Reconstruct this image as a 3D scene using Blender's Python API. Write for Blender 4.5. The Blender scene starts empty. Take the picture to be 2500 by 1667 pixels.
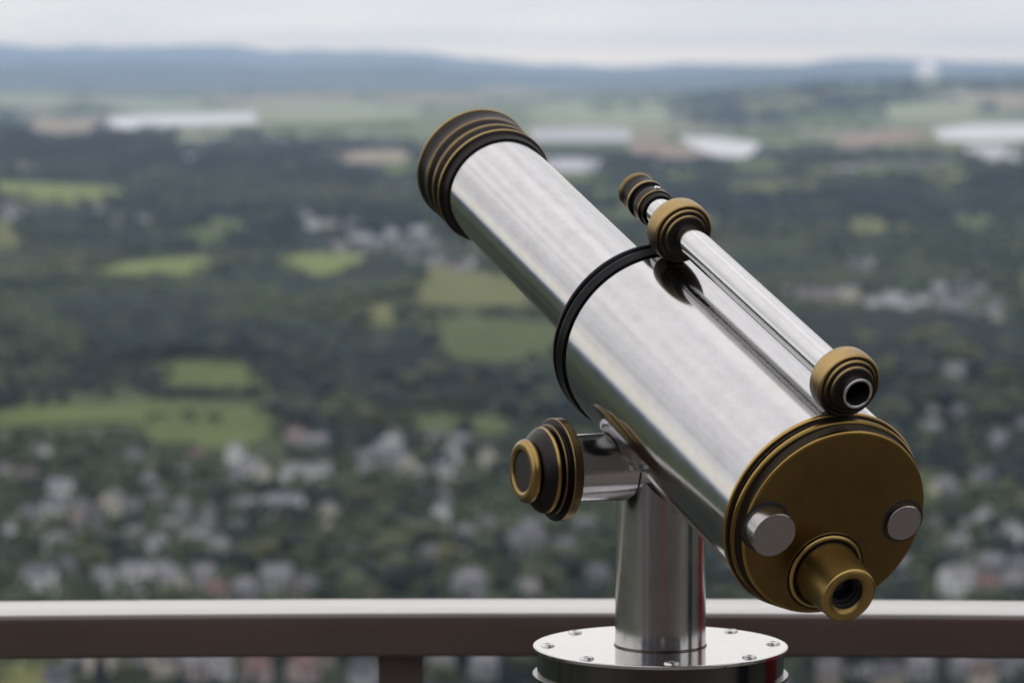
import bpy, bmesh, math, random
import numpy as np
from mathutils import Vector, Matrix
R_ = math.radians
SC = bpy.context.scene
COL = SC.collection

# ------------------------------------------------------------------ camera
CAMZ = 1.62
FPX, HOR = 8491.2, 185.6                     # focal length in px of the 2500 px wide frame, horizon row
PITCH = math.atan((833.5 - HOR) / FPX)
cam = bpy.data.cameras.new("camera"); camo = bpy.data.objects.new("camera", cam); COL.objects.link(camo)
camo.location = (0, 0, CAMZ); camo.rotation_euler = (math.pi / 2 - PITCH, 0, 0)
cam.sensor_width = 36; cam.lens = 36 * FPX / 2500
cam.clip_start = .1; cam.clip_end = 120000
cam.dof.use_dof = True; cam.dof.focus_distance = 2.72; cam.dof.aperture_fstop = 10.0
SC.camera = camo
# ------------------------------------------------------------------ world: overcast sky
W = bpy.data.worlds.new("World"); SC.world = W; W.use_nodes = True
SUN_EL, SUN_AZ = 42, -50                     # degrees; azimuth from +Y towards +X
def N(nt, t, x=0, y=0, **kw):
    n = nt.nodes.new(t)
    for k, v in kw.items():
        if k.startswith('i_'):
            n.inputs[int(k[2:]) if k[2:].isdigit() else k[2:].replace('_', ' ')].default_value = v
        else: setattr(n, k, v)
    return n
def ramp(nt, stops, fac=None, interp='LINEAR'):
    n = nt.nodes.new('ShaderNodeValToRGB'); cr = n.color_ramp; cr.interpolation = interp
    while len(cr.elements) > 1: cr.elements.remove(cr.elements[-1])
    cr.elements[0].position = stops[0][0]; cr.elements[0].color = tuple(stops[0][1]) + (1,)
    for p, c in stops[1:]:
        e = cr.elements.new(p); e.color = tuple(c) + (1,)
    if fac is not None: nt.links.new(fac, n.inputs[0])
    return n
def world():
    nt = W.node_tree; nt.nodes.clear(); L = nt.links
    out = N(nt, 'ShaderNodeOutputWorld'); bg = N(nt, 'ShaderNodeBackground')
    sky = N(nt, 'ShaderNodeTexSky'); sky.sky_type = 'NISHITA'; sky.sun_disc = False
    sky.sun_elevation = R_(SUN_EL); sky.sun_rotation = R_(SUN_AZ); sky.air_density = 1; sky.dust_density = 2
    tc = N(nt, 'ShaderNodeTexCoord'); sx = N(nt, 'ShaderNodeSeparateXYZ'); L.new(tc.outputs['Generated'], sx.inputs[0])
    # cloud deck: brighter overhead, a pale warm band low down
    m = N(nt, 'ShaderNodeMapRange', i_1=-0.05, i_2=1.0); L.new(sx.outputs[2], m.inputs[0])
    d = lambda z: (z + .05) / 1.05
    cr = ramp(nt, [(d(-.05), (1.1, 1.03, .92)), (d(0), (3.4, 2.6, 1.75)), (d(.008), (2.85, 2.3, 1.68)), (d(.016), (1.8, 1.6, 1.38)), (d(.026), (1.20, 1.14, 1.10)), (d(.05), (1.34, 1.25, 1.11)), (d(.12), (1.30, 1.21, 1.08)),
                   (d(.19), (.92, .90, .90)), (d(.3), (.84, .83, .87)), (d(.5), (1.10, 1.08, 1.13)), (d(1), (1.34, 1.31, 1.36))], m.outputs[0])
    # cloud structure
    mp = N(nt, 'ShaderNodeMapping'); mp.inputs['Scale'].default_value = (3, 3, 11); L.new(tc.outputs['Generated'], mp.inputs[0])
    no = N(nt, 'ShaderNodeTexNoise'); no.inputs['Scale'].default_value = 1.3; no.inputs['Detail'].default_value = 5; L.new(mp.outputs[0], no.inputs[0])
    nr = ramp(nt, [(.3, (.78, .79, .82)), (.7, (1.16, 1.15, 1.12))], no.outputs[0])
    mp2 = N(nt, 'ShaderNodeMapping'); mp2.inputs['Scale'].default_value = (16, 16, 230); L.new(tc.outputs['Generated'], mp2.inputs[0])
    no2 = N(nt, 'ShaderNodeTexNoise'); no2.inputs['Scale'].default_value = 1.0; no2.inputs['Detail'].default_value = 3; L.new(mp2.outputs[0], no2.inputs[0])
    nr2 = ramp(nt, [(.33, (.93, .935, .96)), (.67, (1.06, 1.055, 1.03))], no2.outputs[0])
    mu = N(nt, 'ShaderNodeMix', data_type='RGBA', blend_type='MULTIPLY'); mu.inputs[0].default_value = 1
    L.new(cr.outputs[0], mu.inputs[6]); L.new(nr.outputs[0], mu.inputs[7])
    mu2 = N(nt, 'ShaderNodeMix', data_type='RGBA', blend_type='MULTIPLY'); mu2.inputs[0].default_value = 1
    L.new(mu.outputs[2], mu2.inputs[6]); L.new(nr2.outputs[0], mu2.inputs[7])
    sc = N(nt, 'ShaderNodeMix', data_type='RGBA', blend_type='MULTIPLY'); sc.inputs[0].default_value = 1
    L.new(mu2.outputs[2], sc.inputs[6]); sc.inputs[7].default_value = (9, 9, 9, 1)
    mx = N(nt, 'ShaderNodeMix', data_type='RGBA'); mx.inputs[0].default_value = .95
    L.new(sky.outputs[0], mx.inputs[6]); L.new(sc.outputs[2], mx.inputs[7])
    L.new(mx.outputs[2], bg.inputs[0]); bg.inputs[1].default_value = .108
    L.new(bg.outputs[0], out.inputs[0])
world()
sun = bpy.data.lights.new("sun", 'SUN'); sun.energy = .5; sun.angle = R_(120); sun.color = (1, .95, .88)
suno = bpy.data.objects.new("sun", sun); COL.objects.link(suno)
sd = Vector((math.sin(R_(SUN_AZ)) * math.cos(R_(SUN_EL)), math.cos(R_(SUN_AZ)) * math.cos(R_(SUN_EL)), math.sin(R_(SUN_EL))))
suno.rotation_euler = sd.to_track_quat('Z', 'Y').to_euler(); suno.location = (0, 0, 30)
SC.view_settings.view_transform = 'Standard'; SC.view_settings.look = 'None'
SC.view_settings.exposure = 0; SC.view_settings.gamma = 1; SC.view_settings.use_curve_mapping = False
SC.cycles.volume_bounces = 3; SC.cycles.max_bounces = 8

# ------------------------------------------------------------------ helpers
def tag(o, label=None, cat=None, group=None, kind=None):
    if label: o['label'] = label
    if cat: o['category'] = cat
    if group: o['group'] = group
    if kind: o['kind'] = kind
    return o
def empty(name, loc, label=None, cat=None, group=None):
    o = bpy.data.objects.new(name, None); COL.objects.link(o); o.location = loc; o.empty_display_size = .1
    return tag(o, label, cat, group)
def wloc(o):
    v = Vector((0, 0, 0))
    while o: v += Vector(o.location); o = o.parent
    return v
def link(name, me, mats, parent=None):
    o = bpy.data.objects.new(name, me); COL.objects.link(o)
    for m in (mats if isinstance(mats, (list, tuple)) else [mats]): me.materials.append(m)
    if parent: o.parent = parent
    return o
def mesh_from(name, verts, faces, parent=None, offset=None):
    me = bpy.data.meshes.new(name)
    off = wloc(parent) if parent is not None else Vector((0, 0, 0))
    if offset is not None: off = Vector(offset)
    me.from_pydata([tuple(Vector(v) - off) for v in verts], [], faces); me.update()
    return me
def smooth(me, ang=32):
    for p in me.polygons: p.use_smooth = True
    me.set_sharp_from_angle(angle=R_(ang))
def box_vf(x0, x1, y0, y1, z0, z1):
    v = [(x0, y0, z0), (x1, y0, z0), (x1, y1, z0), (x0, y1, z0), (x0, y0, z1), (x1, y0, z1), (x1, y1, z1), (x0, y1, z1)]
    return v, [(0, 3, 2, 1), (4, 5, 6, 7), (0, 1, 5, 4), (1, 2, 6, 5), (2, 3, 7, 6), (3, 0, 4, 7)]
def merge(parts):
    V = []; F = []
    for v, f in parts:
        b = len(V); V += [tuple(p) for p in v]; F += [tuple(i + b for i in q) for q in f]
    return V, F
def xf(vf, M): return [tuple(M @ Vector(p)) for p in vf[0]], vf[1]

def profile(pts, n=5):
    """corner list (t, r, fillet, wear at corner, wear of the stretch that follows) -> [(t, r, wear)]"""
    out = []
    P = [(p + (0, .3, .3)[len(p) - 2:]) if len(p) < 5 else p for p in pts]
    m = len(P)
    for i, (t, r, f, w, ws) in enumerate(P):
        a = Vector((t, r))
        if f > 0 and 0 < i < m - 1:
            p = Vector(P[i - 1][:2]); q = Vector(P[i + 1][:2])
            d1 = (p - a); d2 = (q - a); l1, l2 = d1.length, d2.length
            d1.normalize(); d2.normalize()
            ff = min(f, l1 * .48, l2 * .48)
            s, e = a + d1 * ff, a + d2 * ff
            if i > 0: out.append((*(s + d1 * min(ff * .6, l1 * .1)), P[i - 1][4]))
            for k in range(n + 1):
                u = k / n; b = s * (1 - u) ** 2 + a * 2 * u * (1 - u) + e * u * u
                out.append((b[0], b[1], w))
            out.append((*(e + d2 * min(ff * .6, l2 * .1)), ws))
        else:
            out.append((t, r, w))
    return out
def lathe(name, pts, O, A, U, mat, parent, seg=128, raw=False, closed=False, ang=34, S=1.0, under=0):
    """surface of revolution of profile points round the line O + t A; uv = metres round, metres along"""
    A = Vector(A).normalized(); U = Vector(U).normalized(); V_ = A.cross(U)
    pr = pts if raw else profile(pts)
    pr = [(p[0] * S, p[1] * S, p[2]) for p in pr]
    off = wloc(parent); verts = []; wear = []; faces = []; uvs = []
    rows = []
    for (t, r, w) in pr:
        if r < 1e-6:
            rows.append([len(verts)] * (seg + 1)); verts.append(Vector(O) + A * t - off); wear.append(w)
        else:
            b = len(verts)
            for k in range(seg):
                a = 2 * math.pi * k / seg
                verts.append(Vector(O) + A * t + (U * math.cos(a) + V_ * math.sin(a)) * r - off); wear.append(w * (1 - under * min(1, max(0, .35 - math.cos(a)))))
            rows.append([b + k for k in range(seg)] + [b])
    arc = [0]
    for i in range(1, len(pr)): arc.append(arc[-1] + math.hypot(pr[i][0] - pr[i - 1][0], pr[i][1] - pr[i - 1][1]))
    rm = max(p[1] for p in pr)
    idx = list(range(len(pr)))
    pairs = [(i, i + 1) for i in idx[:-1]] + ([(idx[-1], 0)] if closed else [])
    for i, j in pairs:
        for k in range(seg):
            q = [rows[i][k], rows[i][k + 1], rows[j][k + 1], rows[j][k]]
            uu = [k, k + 1, k + 1, k]; vv = [arc[i], arc[i], arc[j] if j else arc[i] + .001, arc[j] if j else arc[i] + .001]
            qq = []; u2 = []
            for a, u_, v_ in zip(q, uu, vv):
                if a not in qq: qq.append(a); u2.append((u_ / seg * 2 * math.pi * rm, v_))
            if len(qq) >= 3: faces.append(qq); uvs.append(u2)
    me = bpy.data.meshes.new(name); me.from_pydata([tuple(v) for v in verts], [], faces)
    uv = me.uv_layers.new(name='uv').data; i = 0
    for u2 in uvs:
        for c in u2: uv[i].uv = c; i += 1
    at = me.attributes.new('wear', 'FLOAT', 'POINT'); at.data.foreach_set('value', [float(w) for w in wear])
    me.update()
    bm = bmesh.new(); bm.from_mesh(me); bmesh.ops.recalc_face_normals(bm, faces=bm.faces); bm.to_mesh(me); bm.free()
    smooth(me, ang)
    return link(name, me, mat, parent)
def sweep(name, path, sect, mat, parent=None, cap=True):
    """sect in (side, up) swept along a path of points (horizontal path)"""
    V = []; F = []; n = len(sect)
    for i, p in enumerate(path):
        a = Vector(path[max(0, i - 1)]); b = Vector(path[min(len(path) - 1, i + 1)])
        d = (b - a).normalized(); s = d.cross(Vector((0, 0, 1))).normalized()
        for (x, z) in sect: V.append(Vector(p) + s * x + Vector((0, 0, z)))
    for i in range(len(path) - 1):
        for k in range(n):
            F.append((i * n + k, (i + 1) * n + k, (i + 1) * n + (k + 1) % n, i * n + (k + 1) % n))
    if cap: F.append(tuple(range(n))[::-1]); F.append(tuple((len(path) - 1) * n + k for k in range(n)))
    me = mesh_from(name, V, F, parent)
    bm = bmesh.new(); bm.from_mesh(me); bmesh.ops.recalc_face_normals(bm, faces=bm.faces); bm.to_mesh(me); bm.free()
    smooth(me, 40)
    return link(name, me, mat, parent)

# ------------------------------------------------------------------ materials
def mat(name):
    m = bpy.data.materials.new(name); m.use_nodes = True; nt = m.node_tree
    b = nt.nodes['Principled BSDF']; return m, nt, b
def simple(name, col, rough=.6, metal=0, var=.15, scale=3, bump=0, coat=0, coord='Object'):
    m, nt, b = mat(name); L = nt.links
    tc = N(nt, 'ShaderNodeTexCoord'); no = N(nt, 'ShaderNodeTexNoise'); no.inputs['Scale'].default_value = scale; no.inputs['Detail'].default_value = 5
    L.new(tc.outputs[coord], no.inputs[0])
    r = ramp(nt, [(.3, [c * (1 - var) for c in col]), (.7, [min(1, c * (1 + var)) for c in col])], no.outputs[0])
    L.new(r.outputs[0], b.inputs['Base Color']); b.inputs['Roughness'].default_value = rough; b.inputs['Metallic'].default_value = metal
    b.inputs['Coat Weight'].default_value = coat
    if bump:
        bp = N(nt, 'ShaderNodeBump'); bp.inputs['Strength'].default_value = bump; bp.inputs['Distance'].default_value = .002
        L.new(no.outputs[0], bp.inputs['Height']); L.new(bp.outputs[0], b.inputs['Normal'])
    return m
def steel(name, base=.66, rough=.14, smudge=1.0, brush=1.0):
    """polished stainless tube: fine polishing lines, wipe marks, small scratches and specks"""
    m, nt, b = mat(name); L = nt.links
    uv = N(nt, 'ShaderNodeUVMap'); uv.uv_map = 'uv'
    def noise(scale, detail=4, mapscale=(1, 1, 1), rough_=.5, rot=0):
        mp = N(nt, 'ShaderNodeMapping'); mp.inputs['Scale'].default_value = mapscale; mp.inputs['Rotation'].default_value = (0, 0, rot); L.new(uv.outputs[0], mp.inputs[0])
        n = N(nt, 'ShaderNodeTexNoise'); n.inputs['Scale'].default_value = scale; n.inputs['Detail'].default_value = detail; n.inputs['Roughness'].default_value = rough_
        L.new(mp.outputs[0], n.inputs[0]); return n
    big = noise(14, 5, (1, .8, 1), .6)               # cloudy wipe marks
    dab = noise(75, 4, (1, .6, 1), .6, .5)         # short dabs
    line = noise(320, 3, (.02, 1, 1), .5)            # polishing lines round the tube
    fine = noise(1500, 2, (.06, 1, 1), .5)
    wave = noise(5, 1, (3.2, .2, 1), .4)            # slow waviness along the tube
    # roughness
    r1 = N(nt, 'ShaderNodeMapRange', i_1=.3, i_2=.72, i_3=rough * .85, i_4=rough * (1 + .25 * smudge)); L.new(big.outputs[0], r1.inputs[0])
    r2 = N(nt, 'ShaderNodeMapRange', i_1=.42, i_2=.75, i_3=0, i_4=.05 * smudge); L.new(dab.outputs[0], r2.inputs[0])
    ad = N(nt, 'ShaderNodeMath', operation='ADD'); L.new(r1.outputs[0], ad.inputs[0]); L.new(r2.outputs[0], ad.inputs[1])
    L.new(ad.outputs[0], b.inputs['Roughness'])
    # tint: slightly dull film and tiny dark specks
    c1 = ramp(nt, [(.35, (base * .955, base * .945, base * .935)), (.68, (base * 1.03, base * 1.03, base * 1.04))], dab.outputs[0])
    film = ramp(nt, [(.36, (.90, .895, .87)), (.62, (1, 1, 1))], big.outputs[0])
    cf = N(nt, 'ShaderNodeMix', data_type='RGBA', blend_type='MULTIPLY'); cf.inputs[0].default_value = .4 * smudge; L.new(c1.outputs[0], cf.inputs[6]); L.new(film.outputs[0], cf.inputs[7])
    vo = N(nt, 'ShaderNodeTexVoronoi'); vo.inputs['Scale'].default_value = 26; L.new(uv.outputs[0], vo.inputs['Vector'])
    sp = N(nt, 'ShaderNodeMapRange', i_1=.022, i_2=.034, i_3=0, i_4=1); L.new(vo.outputs['Distance'], sp.inputs[0])
    cs = N(nt, 'ShaderNodeMix', data_type='RGBA'); cs.inputs[6].default_value = (.06, .05, .045, 1)
    L.new(sp.outputs[0], cs.inputs[0]); L.new(cf.outputs[2], cs.inputs[7]); L.new(cs.outputs[2], b.inputs['Base Color'])
    b.inputs['Metallic'].default_value = 1
    # bump
    s1 = N(nt, 'ShaderNodeMath', operation='MULTIPLY'); s1.inputs[1].default_value = .35 * brush; L.new(line.outputs[0], s1.inputs[0])
    s2 = N(nt, 'ShaderNodeMath', operation='MULTIPLY_ADD'); s2.inputs[1].default_value = .06 * brush; L.new(fine.outputs[0], s2.inputs[0]); L.new(s1.outputs[0], s2.inputs[2])
    s3 = N(nt, 'ShaderNodeMath', operation='MULTIPLY_ADD'); s3.inputs[1].default_value = .10 * smudge; L.new(dab.outputs[0], s3.inputs[0]); L.new(s2.outputs[0], s3.inputs[2])
    s4 = N(nt, 'ShaderNodeMath', operation='MULTIPLY_ADD'); s4.inputs[1].default_value = 1.1; L.new(wave.outputs[0], s4.inputs[0]); L.new(s3.outputs[0], s4.inputs[2])
    bp = N(nt, 'ShaderNodeBump'); bp.inputs['Strength'].default_value = 1; bp.inputs['Distance'].default_value = .00006
    L.new(s4.outputs[0], bp.inputs['Height']); L.new(bp.outputs[0], b.inputs['Normal'])
    return m
def brass(name, bright=(.36, .245, .085), dark=(.028, .025, .024), rough=.34, blotch=.06):
    """aged brass: bare metal on the worn crests, brown-black patina in the hollows (wear attribute)"""
    m, nt, b = mat(name); L = nt.links
    at = N(nt, 'ShaderNodeAttribute'); at.attribute_name = 'wear'
    tc = N(nt, 'ShaderNodeTexCoord'); no = N(nt, 'ShaderNodeTexNoise'); no.inputs['Scale'].default_value = 70; no.inputs['Detail'].default_value = 6
    L.new(tc.outputs['Object'], no.inputs[0])
    n2 = N(nt, 'ShaderNodeTexNoise'); n2.inputs['Scale'].default_value = 700; n2.inputs['Detail'].default_value = 3; L.new(tc.outputs['Object'], n2.inputs[0])
    nm = N(nt, 'ShaderNodeMapRange', i_1=.3, i_2=.7, i_3=-blotch, i_4=blotch); L.new(no.outputs[0], nm.inputs[0])
    ad = N(nt, 'ShaderNodeMath', operation='ADD'); ad.use_clamp = True; L.new(at.outputs['Fac'], ad.inputs[0]); L.new(nm.outputs[0], ad.inputs[1])
    mid = tuple((x * .5 + y * .5) * .9 for x, y in zip(bright, dark))
    c = ramp(nt, [(0, dark), (.3, tuple(q * 1.5 for q in dark)), (.6, mid), (1, bright)], ad.outputs[0])
    L.new(c.outputs[0], b.inputs['Base Color'])
    b.inputs['Metallic'].default_value = 1
    r = N(nt, 'ShaderNodeMapRange', i_1=0, i_2=1, i_3=rough + .08, i_4=rough - .04); L.new(ad.outputs[0], r.inputs[0]); L.new(r.outputs[0], b.inputs['Roughness'])
    bp = N(nt, 'ShaderNodeBump'); bp.inputs['Strength'].default_value = .25; bp.inputs['Distance'].default_value = .0002
    L.new(n2.outputs[0], bp.inputs['Height']); L.new(bp.outputs[0], b.inputs['Normal'])
    return m
M_steel = steel('polished_steel', .505, .10)
M_steel_s = steel('polished_steel_small', .56, .085, .7)
M_steel_col = steel('column_steel', .50, .17, .8, .8)
M_plate = steel('plate_steel', .62, .10, .7, .25)
M_alu = simple('turned_aluminium', (.36, .35, .34), .24, 1, .06, 300, .05)
M_brass = brass('aged_brass')
M_brassd = brass('aged_brass_cap', (.40, .26, .075), (.035, .028, .02), .27, .03)
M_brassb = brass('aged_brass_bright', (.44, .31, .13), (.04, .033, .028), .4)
M_black = simple('black_rubber', (.018, .018, .02), .38, 0, .2, 40)
M_dark = simple('dark_hollow', (.012, .012, .013), .6, 0, .2, 40)
M_badge = simple('dark_cap_disc', (.035, .03, .027), .5, .6, .15, 200)
M_screw = simple('screw_steel', (.6, .59, .57), .22, 1, .1, 200)
m, nt, b = mat('lens_glass'); b.inputs['Base Color'].default_value = (.01, .012, .02, 1); b.inputs['Roughness'].default_value = .03; b.inputs['Specular IOR Level'].default_value = .25; M_lens = m
M_drum = steel('drum_steel', .13, .16, .6, .6)

# rail paint: brown powder coat; the handrail top gets a separate, paler colour
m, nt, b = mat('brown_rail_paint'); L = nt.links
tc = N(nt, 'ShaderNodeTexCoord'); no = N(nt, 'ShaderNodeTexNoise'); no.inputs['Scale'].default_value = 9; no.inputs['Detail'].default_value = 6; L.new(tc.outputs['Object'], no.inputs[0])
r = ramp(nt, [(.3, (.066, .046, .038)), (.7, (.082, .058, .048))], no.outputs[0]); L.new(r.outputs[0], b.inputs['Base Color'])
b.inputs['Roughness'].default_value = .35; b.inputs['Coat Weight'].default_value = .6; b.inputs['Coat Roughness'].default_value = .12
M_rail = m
m, nt, b = mat('pale_handrail_top'); L = nt.links
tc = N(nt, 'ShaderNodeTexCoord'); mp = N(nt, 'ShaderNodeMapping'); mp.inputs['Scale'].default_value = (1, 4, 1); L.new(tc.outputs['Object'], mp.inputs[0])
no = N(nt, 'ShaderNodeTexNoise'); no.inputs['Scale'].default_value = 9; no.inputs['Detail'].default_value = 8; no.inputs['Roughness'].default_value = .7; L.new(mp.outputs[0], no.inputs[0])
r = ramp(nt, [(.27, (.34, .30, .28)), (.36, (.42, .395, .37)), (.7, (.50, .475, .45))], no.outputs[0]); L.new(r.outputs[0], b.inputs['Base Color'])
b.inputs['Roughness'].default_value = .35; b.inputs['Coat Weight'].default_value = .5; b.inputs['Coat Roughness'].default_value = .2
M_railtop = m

# ------------------------------------------------------------------ telescope geometry (fitted)
A_, E_ = 0.42891, 0.36212
u = Vector((math.cos(A_), math.sin(A_), 0))
a = Vector((-math.sin(A_) * math.cos(E_), math.cos(A_) * math.cos(E_), math.sin(E_)))
n = u.cross(a)
CX, CY = .12313, 2.85954
ZP = CAMZ - .47045                            # top of the plate
ZT = CAMZ - .31985                            # trunnion axis
LAM = .921                                    # scale of the tube assembly
PIV = Vector((0, 0, CAMZ)) + (Vector((CX, CY, ZT - CAMZ)) + u * .10152) * LAM    # reference point on the tube axis, over the trunnion
Z = Vector((0, 0, 1))
def ltube(*ar, **kw): return lathe(*ar, S=LAM, **kw)
def build_telescope():
    T = empty('telescope', (CX, CY, 0), 'steel and brass viewing telescope on a round pedestal in front of the railing', 'telescope')
    C0 = Vector((CX, CY, 0))
    # pedestal below the plate
    ped = [(.004, .15), (.018, .15, .004, .3, .3), (.018, .12), (.05, .1023, .01), (ZP - .03, .1023), ]
    lathe('pedestal', [(0, .0), (0, .15), (.02, .15, .003), (.02, .1023), (ZP - .0262, .1023), (ZP - .0262, .1062, .0008), (ZP - .0232, .1062, .0008),
                       (ZP - .0232, .1023), (ZP - .0035, .1023), (ZP - .0035, 0)], C0, Z, Vector((1, 0, 0)), M_drum, T)
    pl = lathe('base_plate', [(ZP - .0034, 0), (ZP - .0034, .1052, .0008), (ZP - .0004, .1058, .0012), (ZP, .1046, .0005), (ZP, 0)], C0, Z, Vector((1, 0, 0)), M_plate, T, 160)
    for k in range(8):
        an = R_(-90 + 3 + 45 * k); p = C0 + Vector((math.cos(an), math.sin(an), 0)) * .0938
        pr = [(ZP - .001, .0062, .3)] + [(ZP + .0019 * math.sin(R_(q)), .0062 - .0030 * (1 - math.cos(R_(q))), .3) for q in (0, 20, 40, 60, 78, 90)]
        pr += [(ZP + .0019, .0023, .2), (ZP + .0006, .0021, 0), (ZP + .0006, 0, 0)]
        lathe('rivet', pr, p, Z, Vector((1, 0, 0)), M_screw, pl, 24, raw=True)
    # column, its mouth cut away round the tilting tube
    seg = 192; RO = .0377; RI = .0345; RC = .0905
    off = wloc(T); V = []; F = []; UV = []
    EC = R_(50); ac = Vector((-math.sin(A_) * math.cos(EC), math.cos(A_) * math.cos(EC), math.sin(EC)))
    nc = u.cross(ac); PC = Vector((CX, CY, ZT)) - u * .009 + nc * .097
    def top(x, y, r):
        d = Vector((x - CX, y - CY, 0)); w = abs(d.x * -u.y + d.y * u.x)
        zc = ZT - (math.sqrt(.0279 ** 2 - w * w) if w < .0279 else 0) + (.0006 if r == RO else 0)
        q = Vector((x, y, 0)) - Vector((PC.x, PC.y, 0)); k = Vector((0, 0, 1))       # steepest tilt of the tube keeps clear
        qp = q - ac * q.dot(ac); dp = k - ac * k.dot(ac)
        aa = dp.dot(dp); bb = 2 * qp.dot(dp); cc = qp.dot(qp) - .0865 ** 2; disc = bb * bb - 4 * aa * cc
        if disc > 0: zc = min(zc, (-bb - math.sqrt(disc)) / (2 * aa) + PC.z)
        return max(zc, ZT - .075)
    rows = 10
    for k in range(seg):
        an = 2 * math.pi * k / seg; cx, sx = math.cos(an), math.sin(an)
        xo, yo = CX + RO * cx, CY + RO * sx; zt = top(xo, yo, RO)
        for i in range(rows):
            f_ = i / (rows - 1); z = ZP - .002 + (zt - ZP + .002) * f_
            rr = RO - .0002 * f_
            V.append(Vector((CX + rr * cx, CY + rr * sx, z)) - off)
        zi = top(CX + RI * cx, CY + RI * sx, RI)
        V.append(Vector((CX + RI * cx, CY + RI * sx, zi)) - off); V.append(Vector((CX + RI * cx, CY + RI * sx, ZP)) - off)
    m_ = rows + 2
    for k in range(seg):
        k2 = (k + 1) % seg
        for i in range(m_ - 1):
            F.append((k * m_ + i, k2 * m_ + i, k2 * m_ + i + 1, k * m_ + i + 1))
            zs = [V[j].z for j in F[-1]]
            UV += [(k / seg * 2 * math.pi * RO, zs[0]), ((k + 1) / seg * 2 * math.pi * RO, zs[1]), ((k + 1) / seg * 2 * math.pi * RO, zs[2]), (k / seg * 2 * math.pi * RO, zs[3])]
    me = bpy.data.meshes.new('column'); me.from_pydata([tuple(v) for v in V], [], F)
    uv = me.uv_layers.new(name='uv').data
    for i, c in enumerate(UV): uv[i].uv = c
    me.update(); smooth(me, 40)
    colo = link('column', me, [M_steel_col, M_dark], T)
    for p in me.polygons:
        c_ = p.center + off
        if math.hypot(c_.x - CX, c_.y - CY) < RI + .0008: p.material_index = 1  # inner faces coloured dark for the shade inside
    lathe('grime_ring', [(ZP + .0003, .0375, .2), (ZP + .0012, .0381, .2), (ZP + .0003, .0386, .2)], C0, Z, Vector((1, 0, 0)), M_brassd, colo, 96, raw=True)
    # added dark plug, standing for the shade inside the hollow column
    lathe('shade_plug', [(ZP + .02, 0), (ZP + .02, .034), (ZT - .085, .034, .002), (ZT - .085, 0)], C0, Z, Vector((1, 0, 0)), M_black, T, 64)
    # trunnion tube through the column head, parallel to u
    K0 = Vector((CX, CY, ZT))
    uu = Vector((-u.y, u.x, 0))
    lathe('trunnion', [(-.092, .0), (-.092, .0279), (-.0335, .0279), (-.0335, .0255), (-.0318, .0255), (-.0318, .0279), (.092, .0279), (.092, 0)], K0, u, Z, M_steel_col, T, 128)
    lathe('joint_ring', [(-.0334, .0262, .1), (-.0334, .0282, .1), (-.0319, .0282, .1), (-.0319, .0262, .1)], K0, u, Z, M_black, T, 128, raw=True)
    # welded lug on the joint
    V_, F_ = [], []
    # side knob
    for ud in (u, -u):
        kn = lathe('side_knob', [(-.127, 0, 0, 0, 0), (-.1205, 0), (-.1205, .0215, .001, 0, .05), (-.119, .0245, .002, .05, .12), (-.1150, .0305, .003, .12, .12), (-.1110, .0340, .001, .2, .7),
                                 (-.1090, .0353, .0012, 1, .6), (-.1065, .0353, .0010, .7, .1), (-.1062, .0322, .0006, 0, 0), (-.1050, .0322, .0006, 0, .1), (-.1035, .0374, .0010, .6, .2),
                                 (-.1018, .0374, .0008, .2, 0), (-.1015, .0362, .0004, 0, 0), (-.0995, .0362, .0005, 0, .05), (-.0986, .0412, .0007, .1, .3), (-.0982, .0421, .0009, .95, .5),
                                 (-.0905, .0421, .0010, .5, .1), (-.0898, .0405, .0008, .1, .05), (-.0895, .0275, 0, .1, .1)][1:], K0, ud, Z, M_brass, T, 160)
        lathe('knob_ring', [(-.1195, .0165, 0, .1, .1), (-.1262, .0165, .0006, .5, .5), (-.1275, .0185, .0012, .95, .9), (-.1275, .0235, .0022, .95, .8), (-.1240, .0264, .0022, .9, .6), (-.1200, .0255, .001, .5, .3), (-.1195, .0165, 0, .1, .1)],
              K0, ud, Z, M_brass, kn, 128)
        lathe('cap_disc', [(-.1255, 0, 0), (-.1255, .0164, 0), (-.1200, .0164, 0)], K0, ud, Z, M_badge, kn, 96)

    # ---- main tube
    body = ltube('body_tube', [(-.100, .0), (-.100, .0866), (.236, .0866), (.236, 0)], PIV, a, n, M_steel, T, 256)
    ltube('front_collar', [(.229, .0860, 0, 0, 0), (.2300, .0885, .0008, .05, .05), (.2365, .0893, .001, .12, .05), (.2385, .0898, .0009, .35, .05), (.2408, .0898, .0009, .15, 0), (.2418, .0872, .0005, 0, 0),
                           (.2435, .0872, .0005, 0, 0), (.2455, .0898, .001, .15, .05), (.2490, .0898, .0015, .12, .05), (.2520, .0860, .001, .1, .05), (.2525, .0525, 0, .05, .05)], PIV, a, n, M_brassk, T, 256)
    ft = ltube('front_tube', [(.249, .0528, 0), (.60, .0528, 0), (.60, .050, 0)], PIV, a, n, M_steel, T, 192)
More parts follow.
